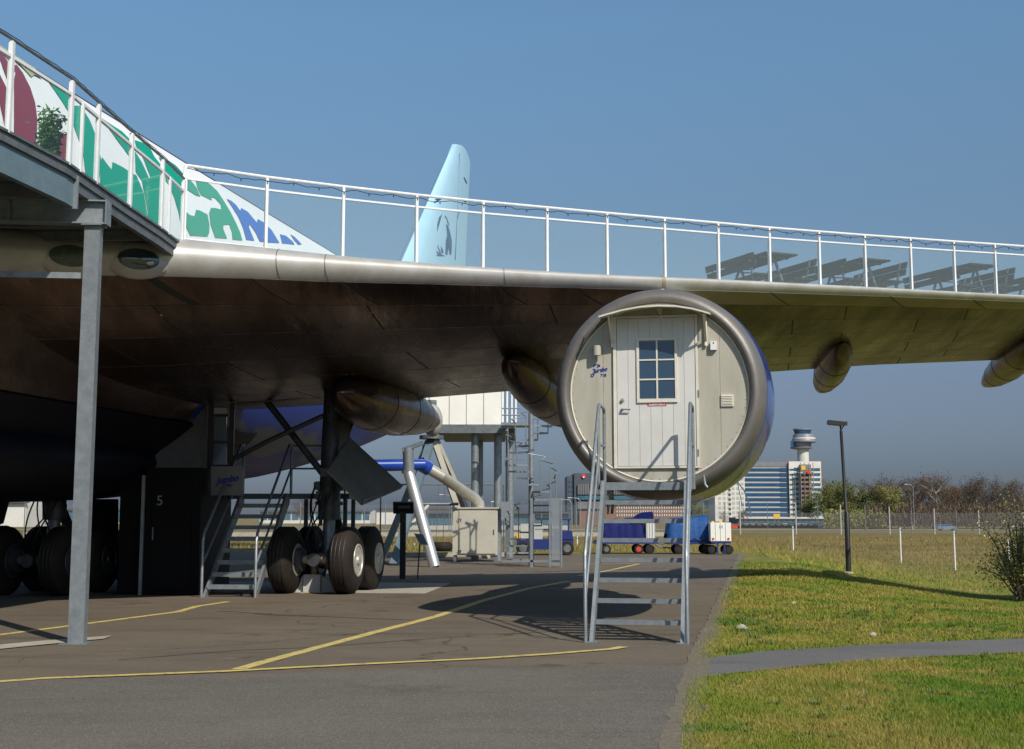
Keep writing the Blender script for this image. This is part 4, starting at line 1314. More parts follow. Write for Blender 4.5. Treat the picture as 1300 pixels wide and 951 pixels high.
m_.build('platform_frame', 'steel', st, local=True)
m_ = MB()
for j in range(20):
    m_.box((0, 1.70 + j * .04, PZ - .018), (2 * W2 - .065, .012, .03))
m_.build('platform_grating', 'steel', st, local=True)
m_ = MB().plate([(-W2 + .06, 1.70, PZ - .11), (-W2 + .06, 2.3, PZ - .11), (-W2 + .06, 1.70, PZ - .42)], .02).plate([(W2 - .06, 1.70, PZ - .11), (W2 - .06, 2.3, PZ - .11), (W2 - .06, 1.70, PZ - .42)], .02)
m_.build('gusset', 'steel_dark', st, local=True)
for s in (-1, 1):
    x_ = s * (W2 + .035)
    hr = MB().tube([(x_, -.03, 0), (x_, -.03, 1.02), (x_, .02, 1.10), (x_, 1.56, 2.96), (x_, 1.64, 3.00), (x_, 2.16, 2.99), (x_, 2.22, 2.93), (x_, 2.22, PZ - .08)], .024, 10)
    hr.build('handrail', 'steel', st, smooth=True, local=True)
    MB().tube([(x_, -.03 + .04, .55), (x_, 1.60, 2.44), (x_, 1.66, 2.47), (x_, 2.20, 2.46)], .018, 8).build('mid_rail', 'steel', st, smooth=True, local=True)
    MB().tube([(x_, 1.50, 1.86), (x_, 1.50, 2.89)], .018, 8).build('baluster', 'steel', st, smooth=True, local=True)
for s in (-1, 1):
    MB().tube([(s * (W2 - .05), 2.42, PZ - .08), (s * (W2 - .05), 2.42, PZ - .32), (s * (W2 - .02), 2.6, PZ - .40)], .02, 8).build('support', 'steel_dark', st, smooth=True, local=True)

# ================================================================== STAIRS TO THE WHEEL WELL ROOM
f2 = gnd(290, 758.5)
sw = thing('wheel_well_stairs', 'grey steel stairs rising under the dark wing towards the landing gear room', 'stairs', (f2.x, f2.y, 0), radians(-3.5))
Wd = .48
for s in (-1, 1):
    MB().plate([(s * Wd, 0, 0), (s * Wd, .22, 0), (s * Wd, 2.75, 1.78), (s * Wd, 2.75, 1.98), (s * Wd, 2.5, 1.98)], .05).build('stringer', 'steel', sw, local=True)
for k in range(1, 9):
    y_ = .05 + .31 * k - .2
    m_ = MB().box((0, y_, .22 * k - .035), (2 * Wd - .05, .02, .085))
    for j in range(4):
        m_.box((0, y_ + .045 + j * .05, .22 * k - .012), (2 * Wd - .05, .014, .026))
    m_.build('step', 'steel', sw, local=True)
MB().bbox((-1.3, 2.78, 1.88), (1.75, 3.95, 1.98)).build('platform', 'steel_dark', sw, local=True)
for (x_, y_) in ((-1.2, 2.9), (1.65, 2.9), (-1.2, 3.85), (1.65, 3.85), (.62, 3.85)):
    MB().bbox((x_ - .04, y_ - .04, 0), (x_ + .04, y_ + .04, 1.875)).build('platform_post', 'steel_dark', sw, local=True)
for s, x_ in ((-1, -Wd - .03), (1, Wd + .03)):
    MB().tube([(x_, -.02, 0), (x_, -.02, 1.05), (x_, .06, 1.2), (x_, 2.6, 2.98), (x_, 2.82, 3.0), (x_, 2.82, 1.95)], .029, 8).build('handrail', 'steel', sw, smooth=True, local=True)
    MB().tube([(x_, .0, .62), (x_, 2.8, 2.5)], .024, 8).build('mid_rail', 'steel', sw, smooth=True, local=True)
for z_ in (2.98, 2.5):
    MB().tube([(Wd + .05, 2.82, z_), (1.65, 2.82, z_), (1.65, 3.9, z_)], .02, 8).build('rail', 'steel', sw, smooth=True, local=True)
    MB().tube([(-1.22, 2.82, z_), (-Wd - .05, 2.82, z_)], .02, 8).build('rail', 'steel', sw, smooth=True, local=True)
MB().tube([(1.65, 2.82, 1.95), (1.65, 2.82, 2.98)], .022, 8).tube([(1.3, 2.82, 1.95), (1.3, 2.82, 2.98)], .018, 8).build('rail_post', 'steel', sw, smooth=True, local=True)
# panel on the landing with the hotel mark
pq = [at(268, 592, 27.4), at(308, 592, 27.4), at(308, 629, 27.4), at(268, 629, 27.4)]
pn_ = MB().plate(pq, .03).build('panel', 'gearbox_panel', sw)
text('Jumbo', .17, 'ink', pn_, facing(at(288, 609, 27.37), (0, -1, 0)) @ Matrix.Rotation(radians(9), 4, 'Z'), 'logo_lettering', shear=.45, bold=.008)
text('stay', .10, 'ink', pn_, facing(at(290, 615.5, 27.37), (0, -1, 0)), 'logo_lettering', bold=.003)

# glazed enclosure of the wheel well room
gb = thing('glazed_enclosure', 'dark framed glass enclosure of the room in the wheel well, above the under-wing stairs', 'glass enclosure', (at(266, 633, 28.0).x, 28.0, 0))
for px in (265.5, 292):
    a_, b_ = at(px, 634, 28.0), at(px, 512, 28.0)
    MB().bbox((a_.x - .05, 27.95, a_.z), (a_.x + .05, 28.05, b_.z)).build('frame_post', 'black', gb)
for i, (y0, y1) in enumerate(((518, 526), (529, 560), (563, 590))):
    a_, b_ = at(270, y1, 28.02), at(288, y0, 28.02)
    MB().bbox((a_.x, 28.0, a_.z), (b_.x, 28.02, b_.z)).build('glass_pane', 'panel_light' if i == 0 else 'pane', gb)
for y_ in (527.5, 561.5, 591.5):
    a_ = at(269, y_, 28.0); b_ = at(290, y_, 28.0)
    MB().bbox((a_.x, 27.97, a_.z - .025), (b_.x, 28.05, a_.z + .025)).build('frame_bar', 'black', gb)

# ================================================================== DARK STORE UNDER THE FUSELAGE
bx = thing('store_cabin', 'black cabin numbered 5 standing in the shade under the fuselage', 'cabin', (at(205, 700, 27).x, 27.0, 0))
x0, x1 = at(150, 700, 26.9).x, at(256, 700, 26.9).x
xm = at(184, 700, 26.9).x
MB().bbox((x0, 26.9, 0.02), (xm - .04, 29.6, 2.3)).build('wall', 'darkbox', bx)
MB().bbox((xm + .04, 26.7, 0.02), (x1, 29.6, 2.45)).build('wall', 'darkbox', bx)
MB().bbox((xm - .03, 26.62, 0), (xm + .03, 26.69, 2.3)).build('corner_post', 'steel', bx)
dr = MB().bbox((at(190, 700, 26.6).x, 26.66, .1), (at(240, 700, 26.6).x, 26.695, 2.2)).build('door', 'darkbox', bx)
text('5', .27, 'inkgrey', dr, facing((at(202, 636, 26.6).x, 26.645, at(202, 636, 26.6).z), (0, -1, 0)), 'number')
MB().tube([(at(194, 668, 26.6).x, 26.6, 1.3), (at(194, 668, 26.6).x, 26.6, 1.05)], .015, 6).build('door_handle', 'steel_dark', dr)
# blue lorry glimpsed between the wheels
bl = thing('low_blue_trailer', 'low blue trailer glimpsed between the dark store and the leaning steel column', 'trailer', (at(132, 730, 34).x, 34, 0))
a_, b_ = at(108, 735, 36), at(152, 714, 36)
MB().bbox((a_.x - .8, 36, .1), (b_.x + .5, 39, b_.z)).build('body', 'cartblue', bl)
for k in (-.3, .9):
    MB().disc_rings([(-.1, .17), (-.08, .21), (.08, .21), (.1, .17)], (a_.x + k, 35.93, .21), (0, 1, 0), 16).build('wheel', 'rubber', bl, True)
MB().bbox((a_.x - .8, 35.96, b_.z - .05), (b_.x + .5, 35.998, b_.z + .02)).build('edge_rail', 'steel_dark', bl)

# ================================================================== WING BALUSTRADE
def rp(n): return R0 + RD * (1.4 * KW * n)
tops = [(236, 210), (339, 225), (436, 237), (529, 247.5), (613, 256), (694, 263.5), (770, 270.5), (843, 277), (911, 283), (976, 289), (1039, 294), (1097, 298.5), (1155, 302.5), (1210, 306.5), (1262, 310), (1311, 313.5), (1358, 317)]
TOP = []
for i, (px, py) in enumerate(tops):
    TOP.append(onplane(px, py, R0, RD))
def deck_z(P):
    r = P - C0
    L = r.dot(O); al, at_ = le_a(L), interp(L, TEA)
    return wing(L, max(.001, (r.dot(A) - al) / (at_ - al)), False).z
rail = thing('wing_balustrade', 'white balustrade with clear glass panes along the front edge of the whole wing', 'balustrade', (R0.x, R0.y, 0))
BOT = []
for P in TOP:
    BOT.append(Vector((P.x, P.y, deck_z(P) - .02)))
up = Vector((0, 0, 1))
for P, B in zip(TOP, BOT):
    MB().beam(B, P - up * .02, .06, .045, up=RD).build('post', 'white', rail)
for i in range(len(TOP) - 1):
    a_, b_, c_, d_ = TOP[i], TOP[i + 1], BOT[i], BOT[i + 1]
    MB().tube([a_, b_], .026, 8).build('top_rail', 'white', rail, True)
    e_ = (b_ - a_).normalized()
    MB().beam(a_ - up * .21 + e_ * .03, b_ - up * .21 - e_ * .03, .035, .03).build('mid_rail', 'white', rail)
    MB().plate([a_ - up * .23 + e_ * .035, b_ - up * .23 - e_ * .035, d_ + up * .05 - e_ * .035, c_ + up * .05 + e_ * .035], .008).build('glass_pane', 'glass', rail)
    MB().beam(c_ + up * .04 + e_ * .03, d_ + up * .04 - e_ * .03, .03, .02).build('bottom_rail', 'white', rail)
# second balustrade at the far edge of the deck, right part
far = thing('rear_balustrade', 'low white rail at the rear of the wing deck behind the picnic tables', 'balustrade', (R0.x, R0.y, 0))
BK = Vector((-0.43, 0.903, 0)) * 4.6
for i in range(10, 16):
    for h in (.15, .34):
        MB().tube([Vector((TOP[i].x, TOP[i].y, BOT[i].z + h)) + BK, Vector((TOP[i + 1].x, TOP[i + 1].y, BOT[i + 1].z + h)) + BK], .02, 6).build('rail', 'white', far, True)
    P = Vector((TOP[i].x, TOP[i].y, BOT[i].z)) + BK
    MB().tube([P - up * .5, P + up * .36], .02, 6).build('post', 'white', far, True)
# string lights
sl = thing('string_lights', 'thin black cable of tiny string lights hung under the top rail of the wing balustrade', 'string lights', (R0.x, R0.y, 0))
rr = random.Random(4)
cab = []
for i in range(len(TOP) - 1):
    for j in range(12):
        t = j / 12
        p = TOP[i].lerp(TOP[i + 1], t) - up * (.045 + .05 * abs(sin(pi * t * 2.0 + i)) * rr.uniform(.5, 1.3)) + perp * .035
        cab.append(p)
MB().tube(cab, .0065, 4).build('cable', 'black', sl)
bm_ = None
for i, p in enumerate(cab[::4]):
    m_ = MB().tube([p, p - up * .045], .009, 5)
    m_.build('bulb', 'black', sl)

# ================================================================== WALKWAY BESIDE THE FUSELAGE
wk_px = [(16, 44, 15.3), (92, 98, 16.75), (126, 125.5, 17.75), (168, 164, 19.15), (207, 198, 20.6), (234, 209, 21.9)]
WT = [at(a_, b_, c_ * KW) for a_, b_, c_ in wk_px]
WT = [at(-75, -16, 13.9 * KW)] + WT
dirw = (WT[-1] - WT[0]); dirw.z = 0; dirw.normalize()
DZ = sum(at(x, y, Y * KW).z for x, y, Y in ((16, 169, 15.3), (92, 211, 16.75), (126, 233, 17.75), (168, 264, 19.15), (207, 291, 20.6))) / 5
for P in WT: P.z = DZ + 1.03
WB = [Vector((P.x, P.y, DZ)) for P in WT]
w0 = at(-60, 300, 16.9)
wk = thing('walkway', 'raised steel walkway beside the fuselage resting on a galvanised column and cross beam', 'walkway', (at(97, 810, 16.9).x, 16.9, 0))
wrail = thing('walkway_balustrade', 'white posted glass balustrade with dark handrail on the raised walkway beside the fuselage', 'balustrade', (WB[1].x, WB[1].y, DZ))
for P, B in zip(WT, WB):
    MB().beam(B, P, .07, .05, up=(1, 0, 0)).build('post', 'white', wrail)
for px, py, Y in ((106, 121, 17.1 * KW), (217, 204, 21.0 * KW)):
    P = at(px, py, Y)
    MB().beam(Vector((P.x, P.y, DZ)), Vector((P.x, P.y, DZ + .86)), .05, .035, up=(1, 0, 0)).build('thin_post', 'white', wrail)
mat_hand = 'steel_dark'
for i in range(len(WT) - 1):
    a_, b_ = WT[i], WT[i + 1]
    MB().tube([a_ + up * .03, b_ + up * .03], .019, 8).build('handrail', mat_hand, wrail, True)
    MB().beam(WB[i] + up * .012, WB[i + 1] + up * .012, .05, .03).build('bottom_rail', 'steel_dark', wrail)
    e_ = (b_ - a_).normalized()
    MB().beam(a_ - up * .17 + e_ * .04, b_ - up * .17 - e_ * .04, .04, .035).build('mid_rail', 'white', wrail)
    MB().plate([a_ - up * .20 + e_ * .04, b_ - up * .20 - e_ * .04, WB[i + 1] + up * .012 - e_ * .04, WB[i] + up * .012 + e_ * .04], .008).build('glass_pane', 'glass_clear', wrail)
MB().tube([WT[-1] + up * .03, TOP[0]], .024, 8).build('handrail', 'white', wrail, True)
cbw = []
for i in range(len(WT) - 1):
    for j in range(10):
        cbw.append(WT[i].lerp(WT[i + 1], j / 10) + up * (.055 + .006 * sin(j * 2.1)) + Vector((.012, 0, 0)))
wsl = thing('string_lights', 'black cable of string lights wound along the dark walkway handrail', 'string lights', (WT[1].x, WT[1].y, DZ))
MB().tube(cbw, .006, 4).build('cable', 'black', wsl)
# deck, long side beams
lf = Vector((-1, 0.06, 0)).normalized()
d0, d1 = WB[0] + dirw * -1.0, WB[-1]
MB().loft([[p + up * -.05, p + up * -.005, p + lf * 2.6 + up * -.005, p + lf * 2.6 + up * -.05] for p in [d0] + WB]).build('deck', 'steel_dark', wk)
for a_, b_ in zip([d0] + WB, WB):
    MB().beam(a_ + up * -.085, b_ + up * -.085, .03, .065).build('edge_plate', 'steel_dark', wk)
joint = WB[2].lerp(WB[3], .28)
MB().loft([[p + up * z + lf * x for x, z in ((.02, -.12), (.05, -.12), (.05, -.42), (.10, -.42), (.10, -.45), (.02, -.45))] for p in (d0, WB[0], WB[1], WB[2], joint)]).build('side_beam', 'bluegrey', wk)
MB().bbox((joint.x - .14, joint.y - .02, DZ - .47), (joint.x + .03, joint.y + .02, DZ - .07)).build('end_plate', 'steel', wk)
for zz in (.17, .27, .37):
    p = joint + up * -zz + Vector((-.04, -.03, 0))
    MB().tube([p, p + Vector((0, -.02, 0))], .016, 6).build('bolt', 'steel_dark', wk)
for a_, b_ in zip([joint] + WB[3:], WB[3:]):
    MB().beam(a_ + up * -.18 + lf * .05, b_ + up * -.18 + lf * .05, .08, .12).build('side_beam', 'steel_dark', wk)
MB().beam(d0 + lf * 2.5 + up * -.22, d1 + lf * 2.5 + up * -.22, .10, .30).build('side_beam', 'steel_dark', wk)
for k in range(9):
    p = d0.lerp(d1, (k + .5) / 9)
    MB().beam(p + lf * .12 + up * -.13, p + lf * 2.44 + up * -.13, .06, .14).build('joist', 'steel_dark', wk)
# cross beam and column
cb_z0 = at(112, 286, 16.6).z
cb_z1 = cb_z0 + .30
xr_ = at(133, 270, 16.5).x
cdir = Vector((-1, -0.12, 0)).normalized()
pr = Vector((xr_, 16.6, 0))
prof = ((-.09, cb_z0), (.09, cb_z0), (.09, cb_z0 + .018), (.012, cb_z0 + .018), (.012, cb_z1 - .018), (.09, cb_z1 - .018), (.09, cb_z1), (-.09, cb_z1), (-.09, cb_z1 - .018), (-.012, cb_z1 - .018), (-.012, cb_z0 + .018), (-.09, cb_z0 + .018))
cn = Vector((cdir.y, -cdir.x, 0))
MB().loft([[p + cn * x + up * z for x, z in prof] for p in (pr, pr + cdir * 4.2)]).build('cross_beam', 'steel', wk)
MB().box(pr + Vector((.012, 0, (cb_z0 + cb_z1) / 2)), (.018, .2, .31)).build('end_plate', 'steel', wk)
for k in (1.15, 2.6):
    p = pr + cdir * k + up * ((cb_z0 + cb_z1) / 2) + cn * .0
    MB().box(p + Vector((0, -.05, 0)), (.012, .07, .26)).build('stiffener', 'steel', wk)
ct, cbm = at(120, 288, 16.6), at(97.5, 812, 16.6)
cbm.z = 0
cc = Vector(((cbm.x + at(119.5, 300, 16.6).x) / 2, 16.6, 0))
MB().bbox((cc.x - .095, cc.y - .07, .012), (cc.x + .095, cc.y + .07, cb_z0 - .02)).build('column', 'steel', wk)
MB().bbox((cc.x - .17, cc.y - .17, 0), (cc.x + .17, cc.y + .17, .0115)).build('base_plate', 'steel', wk)
MB().bbox((cc.x - .125, cc.y - .12, cb_z0 - .0195), (cc.x + .125, cc.y + .12, cb_z0 - .001)).build('cap_plate', 'steel', wk)
lb0 = at(110, 350, 16.6)
MB().beam(Vector((cc.x - .117, 16.62, lb0.z)), Vector((cc.x - 3.6, 16.2, lb0.z)), .06, .075).build('tie_bar', 'steel', wk)
# second column further left, out at the fuselage side
p = pr + cdir * 3.9
MB().bbox((p.x - .11, p.y - .11, 0), (p.x + .11, p.y + .11, cb_z0 - .002)).build('column', 'steel', wk)

# potted bamboo on the walkway
pb_ = at(66, 196, 15.9); pb_.z = DZ; pb_ = pb_ + Vector((-.12, .2, 0))
pot = thing('potted_bamboo', 'bright green potted bamboo behind the walkway glass', 'potted plant', pb_)
MB().disc_rings([(0, .09), (.01, .10), (.14, .12), (.14, .10), (.12, .09)], pb_, (0, 0, 1), 20, up=Vector((0, 1, 0))).build('pot', 'steel_dark', pot, True)
rr = random.Random(11)
stm, lv = MB(), MB()
for k in range(16):
    b_ = pb_ + Vector((rr.uniform(-.06, .06), rr.uniform(-.06, .06), .19))
    t_ = b_ + Vector((rr.uniform(-.15, .15), rr.uniform(-.12, .12), rr.uniform(.38, .66)))
    stm.tube([b_, b_.lerp(t_, .5) + Vector((.01, 0, .03)), t_], .005, 4)
    for j in range(60):
        p = b_.lerp(t_, rr.uniform(-.2, 1)) + Vector((rr.gauss(0, .05), rr.gauss(0, .05), rr.gauss(0, .03)))
        d = Vector((rr.gauss(0, 1), rr.gauss(0, 1), rr.gauss(-.4, .7))).normalized()
        s_ = d.cross(Vector((rr.gauss(0, 1), rr.gauss(0, 1), rr.gauss(0, 1)))).normalized()
        l_ = rr.uniform(.05, .11)
        lv.add([p, p + d * l_ * .5 + s_ * .017, p + d * l_, p + d * l_ * .5 - s_ * .017], [(0, 1, 2, 3)])
stm.build('stem', 'leaf_pot', pot)
lf_o = lv.build('foliage', 'leaf_pot', pot); lf_o['kind'] = 'stuff'

# ================================================================== PICNIC SETS ON THE WING
def bench_proto(label):
    b = thing('bench', label, 'bench', (0, 0, 0), 0, 'dark wooden benches with backs on the wing deck')
    L = 1.9
    for k, y in enumerate((-.17, 0, .17)):
        MB().box((0, y, .44), (L, .155, .035)).build('seat_plank', 'wood', b, local=True)
    for k, z in enumerate((.66, .82)):
        MB().box((0, .27 + k * .04, z), (L, .03, .14), Matrix.Rotation(radians(-12), 3, 'X')).build('back_plank', 'wood', b, local=True)
    for s in (-1, 1):
        x = s * (L / 2 - .22)
        MB().beam((x, -.20, .0), (x, -.12, .42), .05, .05).beam((x, .25, 0), (x, .16, .42), .05, .05).box((x, 0, .405), (.05, .46, .03)).build('leg', 'steel_dark', b, local=True)
        MB().beam((x, .20, .42), (x, .31, .90), .045, .03).build('back_support', 'steel_dark', b, local=True)
    return b
def table_proto(label):
    t = thing('picnic_table', label, 'table', (0, 0, 0), 0, 'dark wooden picnic tables on the wing deck')
    L = 1.9
    for k in range(5):
        MB().box((0, -.32 + .16 * k, .74), (L, .15, .035)).build('top_plank', 'wood', t, local=True)
    for s in (-1, 1):
        x = s * (L / 2 - .3)
        MB().beam((x, -.28, 0), (x, .0, .70), .05, .04).beam((x, .28, 0), (x, .02, .70), .05, .04).box((x, 0, .705), (.05, .7, .035)).build('leg', 'steel_dark', t, local=True)
    MB().beam((-L / 2 + .3, 0, .35), (L / 2 - .3, 0, .60), .03, .03).build('brace', 'steel_dark', t, local=True)
    return t
bp, tp = None, None
AZB = radians(-23)            # long axis points away and to the left
ex = Vector((sin(AZB), cos(AZB), 0))
rzb = atan2(ex.y, ex.x)
ordn = ['nearest the engine pod', 'in the second set from the engine pod', 'in the third set from the engine pod', 'at the right edge of the picture']
sets = [(958, 1015), (1075, 1152), (1212, 1270), (1345, 1400)]
items = []   # (kind, near-end px, near-end py of the back/top, sep index)
near = [('bl', 956, 319), ('t', 1012, 322.5), ('br', 1037, 328), ('bl', 1073, 327), ('t', 1130, 330), ('br', 1152, 332), ('bl', 1215, 336), ('t', 1266, 336.5), ('br', 1289, 339), ('bl', 1332, 344), ('t', 1375, 345)]
cnt = {'bl': 0, 't': 0, 'br': 0}
for kind, px, py in near:
    i = cnt[kind]; cnt[kind] += 1
    nf_ = (px - 236) / (113.7 - 0.03205 * px)      # station along the rail under this bearing
    Yb = 22.4 * KW * (1 + .03205 * nf_) + 0.75
    ztop = {'bl': .90, 't': .757, 'br': .90}[kind]
    p = at(px, py, Yb)
    zdeck = p.z - ztop
    c = Vector((p.x, p.y, zdeck)) + ex * .95
    side = Vector((ex.y, -ex.x, 0))
    if kind == 't':
        lab = 'dark plank picnic table on the wing deck ' + ordn[i]
        c = c - side * .38
        if tp is None:
            tp = table_proto(lab); tp.location = c; tp.rotation_euler = (0, 0, rzb); tp.name = 'picnic_table'
        else:
            copy_tree(tp, c, rzb, label=lab)
    else:
        lab = 'dark backed bench ' + ('left' if kind == 'bl' else 'right') + ' of the picnic table ' + ordn[i]
        rz = rzb if kind == 'bl' else rzb + pi
        c = c + side * (.33 if kind == 'bl' else -.33)
        if bp is None:
            bp = bench_proto(lab); bp.location = c; bp.rotation_euler = (0, 0, rz)
        else:
            copy_tree(bp, c, rz, label=lab)

# ================================================================== TAIL STAND, DUCT, CABINET, POSTS
ts = thing('tail_stand', 'tall tripod of beige and blue-grey steel legs under the tail of the aircraft', 'support stand', gnd(548, 712))
apex = at(548, 556, 47.0)
MB().tube([apex, apex + up * 1.3], .17, 14).build('head', 'steel_dark', ts, True)
MB().disc_rings([(-.06, .42), (.06, .42)], apex + up * .02, (0, 0, 1), 20, up=Vector((0, 1, 0))).build('collar', 'steel_dark', ts, True)
def gl(px, py): 
    p = gnd(px, py); p.z = 0; return p
for tx, bx_, by_, m_, w_ in ((544, 484, 712, 'bluegrey', .26), (547, 500, 718, 'bluegrey', .26), (551, 604, 712, 'beige_steel', .26), (553, 618, 709, 'beige_steel', .24)):
    MB().beam(gl(bx_, by_), at(tx, 560, 47.0), w_, w_ * .7).build('leg', m_, ts)
MB().tube([at(520, 668, 46), at(545, 640, 46.5)], .06, 8).build('brace', 'beige_steel', ts, True)
MB().tube([at(530, 640, 46.4), at(582, 640, 46.6)], .05, 8).build('brace', 'steel_dark', ts, True)
sp_ = thing('silver_pipe', 'shiny silver pipe slanting from the tail down to the asphalt left of the grey cabinet', 'pipe', gnd(552, 719))
MB().tube([gnd(552, 720), at(519, 600, 42.0)], .17, 20).build('lower_pipe', 'silver', sp_, True)
MB().tube([at(519, 599, 42.05), at(518, 568, 42.0)], .17, 20).disc_rings([(-.05, .22), (.05, .22)], at(519, 599, 42.05), (0, 0, 1), 20, up=Vector((0, 1, 0))).build('upper_pipe', 'steel', sp_, True)
MB().box(at(524, 567, 42.0), (.7, .25, .12), Matrix.Rotation(radians(-20), 3, 'Y')).build('head_plate', 'steel_dark', sp_)

vd = thing('ventilation_duct', 'round duct, blue then pale metal, running from the aircraft belly down into the grey cabinet', 'duct', gnd(607, 713))
MB().tube([at(440, 588, 43.5), at(478, 591, 43.7), at(536, 590, 44.0), at(541, 592, 44.2)], .19, 20).build('blue_section', 'blue_paint', vd, True)
MB().disc_rings([(-.18, .235), (.18, .235)], at(539, 592, 44.15), (at(560, 604, 44.3) - at(536, 590, 44.0)), 24).build('collar', 'blue_paint', vd, True)
MB().tube([at(541, 593, 44.2), at(560, 604, 44.35), at(592, 626, 46.2), at(602, 632, 46.6), at(608, 639, 46.7), at(609, 647, 46.7)], .185, 20).build('pale_section', 'duct', vd, True)
cbn = thing('cabinet', 'pale grey metal equipment cabinet on legs receiving the round duct', 'cabinet', gnd(606, 715))
a_, b_ = at(574.5, 710, 46.3), at(631, 646, 46.3)
cx0, cx1 = a_.x, b_.x + .02
cz0, cz1 = .22, b_.z
MB().bbox((cx0, 46.3, cz0), (cx1, 47.1, cz1)).build('body', 'cabinet', cbn)
MB().bbox((cx0 - .04, 46.24, cz1 + .001), (cx1 + .05, 47.16, cz1 + .05)).build('roof', 'cabinet', cbn)
dr = MB().bbox((cx0 + .22, 46.26, cz0 + .05), (cx1 - .06, 46.297, cz1 - .05)).build('door', 'cabinet', cbn)
text('V1', .14, 'black', dr, facing(at(583.5, 660.5, 46.24), (0, -1, 0)), 'lettering', bold=.004)
text('LT', .12, 'black', dr, facing(at(583.5, 700.5, 46.24), (0, -1, 0)), 'lettering', bold=.004)
MB().tube([at(627, 672, 46.24), at(627, 678, 46.24)], .02, 6).build('latch', 'steel', dr)
for x_ in (cx0 + .08, cx1 - .08):
    for y_ in (46.4, 47.0):
        MB().bbox((x_ - .05, y_ - .05, 0), (x_ + .05, y_ + .05, cz0 - .001)).build('leg', 'steel_dark', cbn)

ip = thing('information_post', 'black post topped by a dark information panel beside the landing wheels', 'information post', gnd(511, 735))
g_ = gnd(511, 735)
MB().bbox((g_.x - .07, g_.y - .07, 0), (g_.x + .07, g_.y + .07, 1.62)).build('post', 'black', ip)
MB().box((g_.x + .01, g_.y - .08, 1.72), (.50, .06, .30), Matrix.Rotation(radians(25), 3, 'X')).build('panel', 'black', ip)
MB().box((g_.x + .03, g_.y - .115, 1.735), (.30, .01, .07), Matrix.Rotation(radians(25), 3, 'X')).build('screen', 'bluegrey', ip)
MB().bbox((g_.x - .18, g_.y - .18, 0), (g_.x + .18, g_.y + .18, .012)).build('foot_plate', 'black', ip)
sg_ = thing('small_sign', 'small tilted blue-grey sign board on a thin post beside the black information post', 'sign', gnd(530, 735))
g_ = gnd(530, 735)
MB().tube([(g_.x, g_.y, 0), (g_.x + .05, g_.y, .85)], .018, 6).build('post', 'black', sg_)
MB().plate([at(525.5, 677, g_.y - .02), at(537, 678.5, g_.y), at(543.5, 692, g_.y), at(533, 691, g_.y - .02)], .02).build('board', 'bluegrey', sg_)

# hanging tyre and its gallows wire
tx = thing('hanging_tyre', 'black tyre hanging flat on two thin cables left of the grey cabinet', 'tyre', at(562, 700, 58))
c = at(561, 694, 58.0)
tor = MB(); vs, fs = [], []
for i in range(28):
    for j in range(12):
        a1, a2 = 2 * pi * i / 28, 2 * pi * j / 12
        vs.append(c + Vector(((.33 + .13 * cos(a2)) * cos(a1), (.33 + .13 * cos(a2)) * sin(a1), .19 * sin(a2))))
for i in range(28):
    for j in range(12):
        fs.append((i * 12 + j, ((i + 1) % 28) * 12 + j, ((i + 1) % 28) * 12 + (j + 1) % 12, i * 12 + (j + 1) % 12))
tor.add(vs, fs).build('tyre', 'rubber', tx, True)
MB().tube([c + Vector((.05, 0, .1)), c + Vector((.1, 0, 2.6))], .015, 5).tube([c + Vector((-.25, 0, .1)), c + Vector((-.15, 0, 2.6))], .012, 5).build('cable', 'steel_dark', tx)
MB().tube([c + Vector((-2.6, 0, 2.6)), c + Vector((2.6, 0, 2.6))], .035, 6).tube([c + Vector((-2.6, 0, 2.6)), Vector((c.x - 2.6, c.y, 0))], .035, 6).tube([c + Vector((2.6, 0, 2.6)), Vector((c.x + 2.6, c.y, 0))], .035, 6).build('gallows', 'steel_dark', tx)

# low shapes beyond the pipe: kerb and grass tuft
MB().bbox((at(492, 715, 52).x, 52, 0.004), (at(640, 715, 52).x, 52.3, .16)).build('kerb', 'conc')['kind'] = 'structure'

# ================================================================== WHITE PANELLED CABIN ON COLUMNS
cb = thing('raised_cabin', 'white panelled cabin raised on steel columns beyond the wing', 'cabin', (at(603, 700, 48).x, 48, 0))
zf = at(600, 539, 47.0).z
xs_ = [at(x, 520, 47.0).x for x in (545, 570.3, 592, 614, 636.5)]
MB().bbox((xs_[0] - .3, 47.03, zf + .02), (xs_[-1] - .02, 52.5, zf + 2.5)).build('walls', 'cabin', cb)
for x0, x1 in zip(xs_, xs_[1:]):
    MB().bbox((x0 + .012, 46.97, zf), (x1 - .012, 47.025, zf + 2.48)).build('panel', 'cabin', cb)
MB().bbox((xs_[0] + .3, 46.9, zf - .30), (at(655, 545, 47).x, 52.6, zf - .01)).build('floor_frame', 'steel_dark', cb)
MB().bbox((xs_[0] - .5, 46.85, zf + 2.51), (xs_[-1] + .1, 52.7, zf + 2.66)).build('roof', 'cabin', cb)
for px, y_, w_ in ((603, 47.4, .15), (608.5, 51.5, .16), (632, 47.4, .15), (647, 51.0, .17)):
    x_ = at(px, 600, y_).x
    MB().tube([(x_, y_, 0), (x_, y_, zf - .31)], w_ * .9, 12).build('column', 'steel', cb, True)
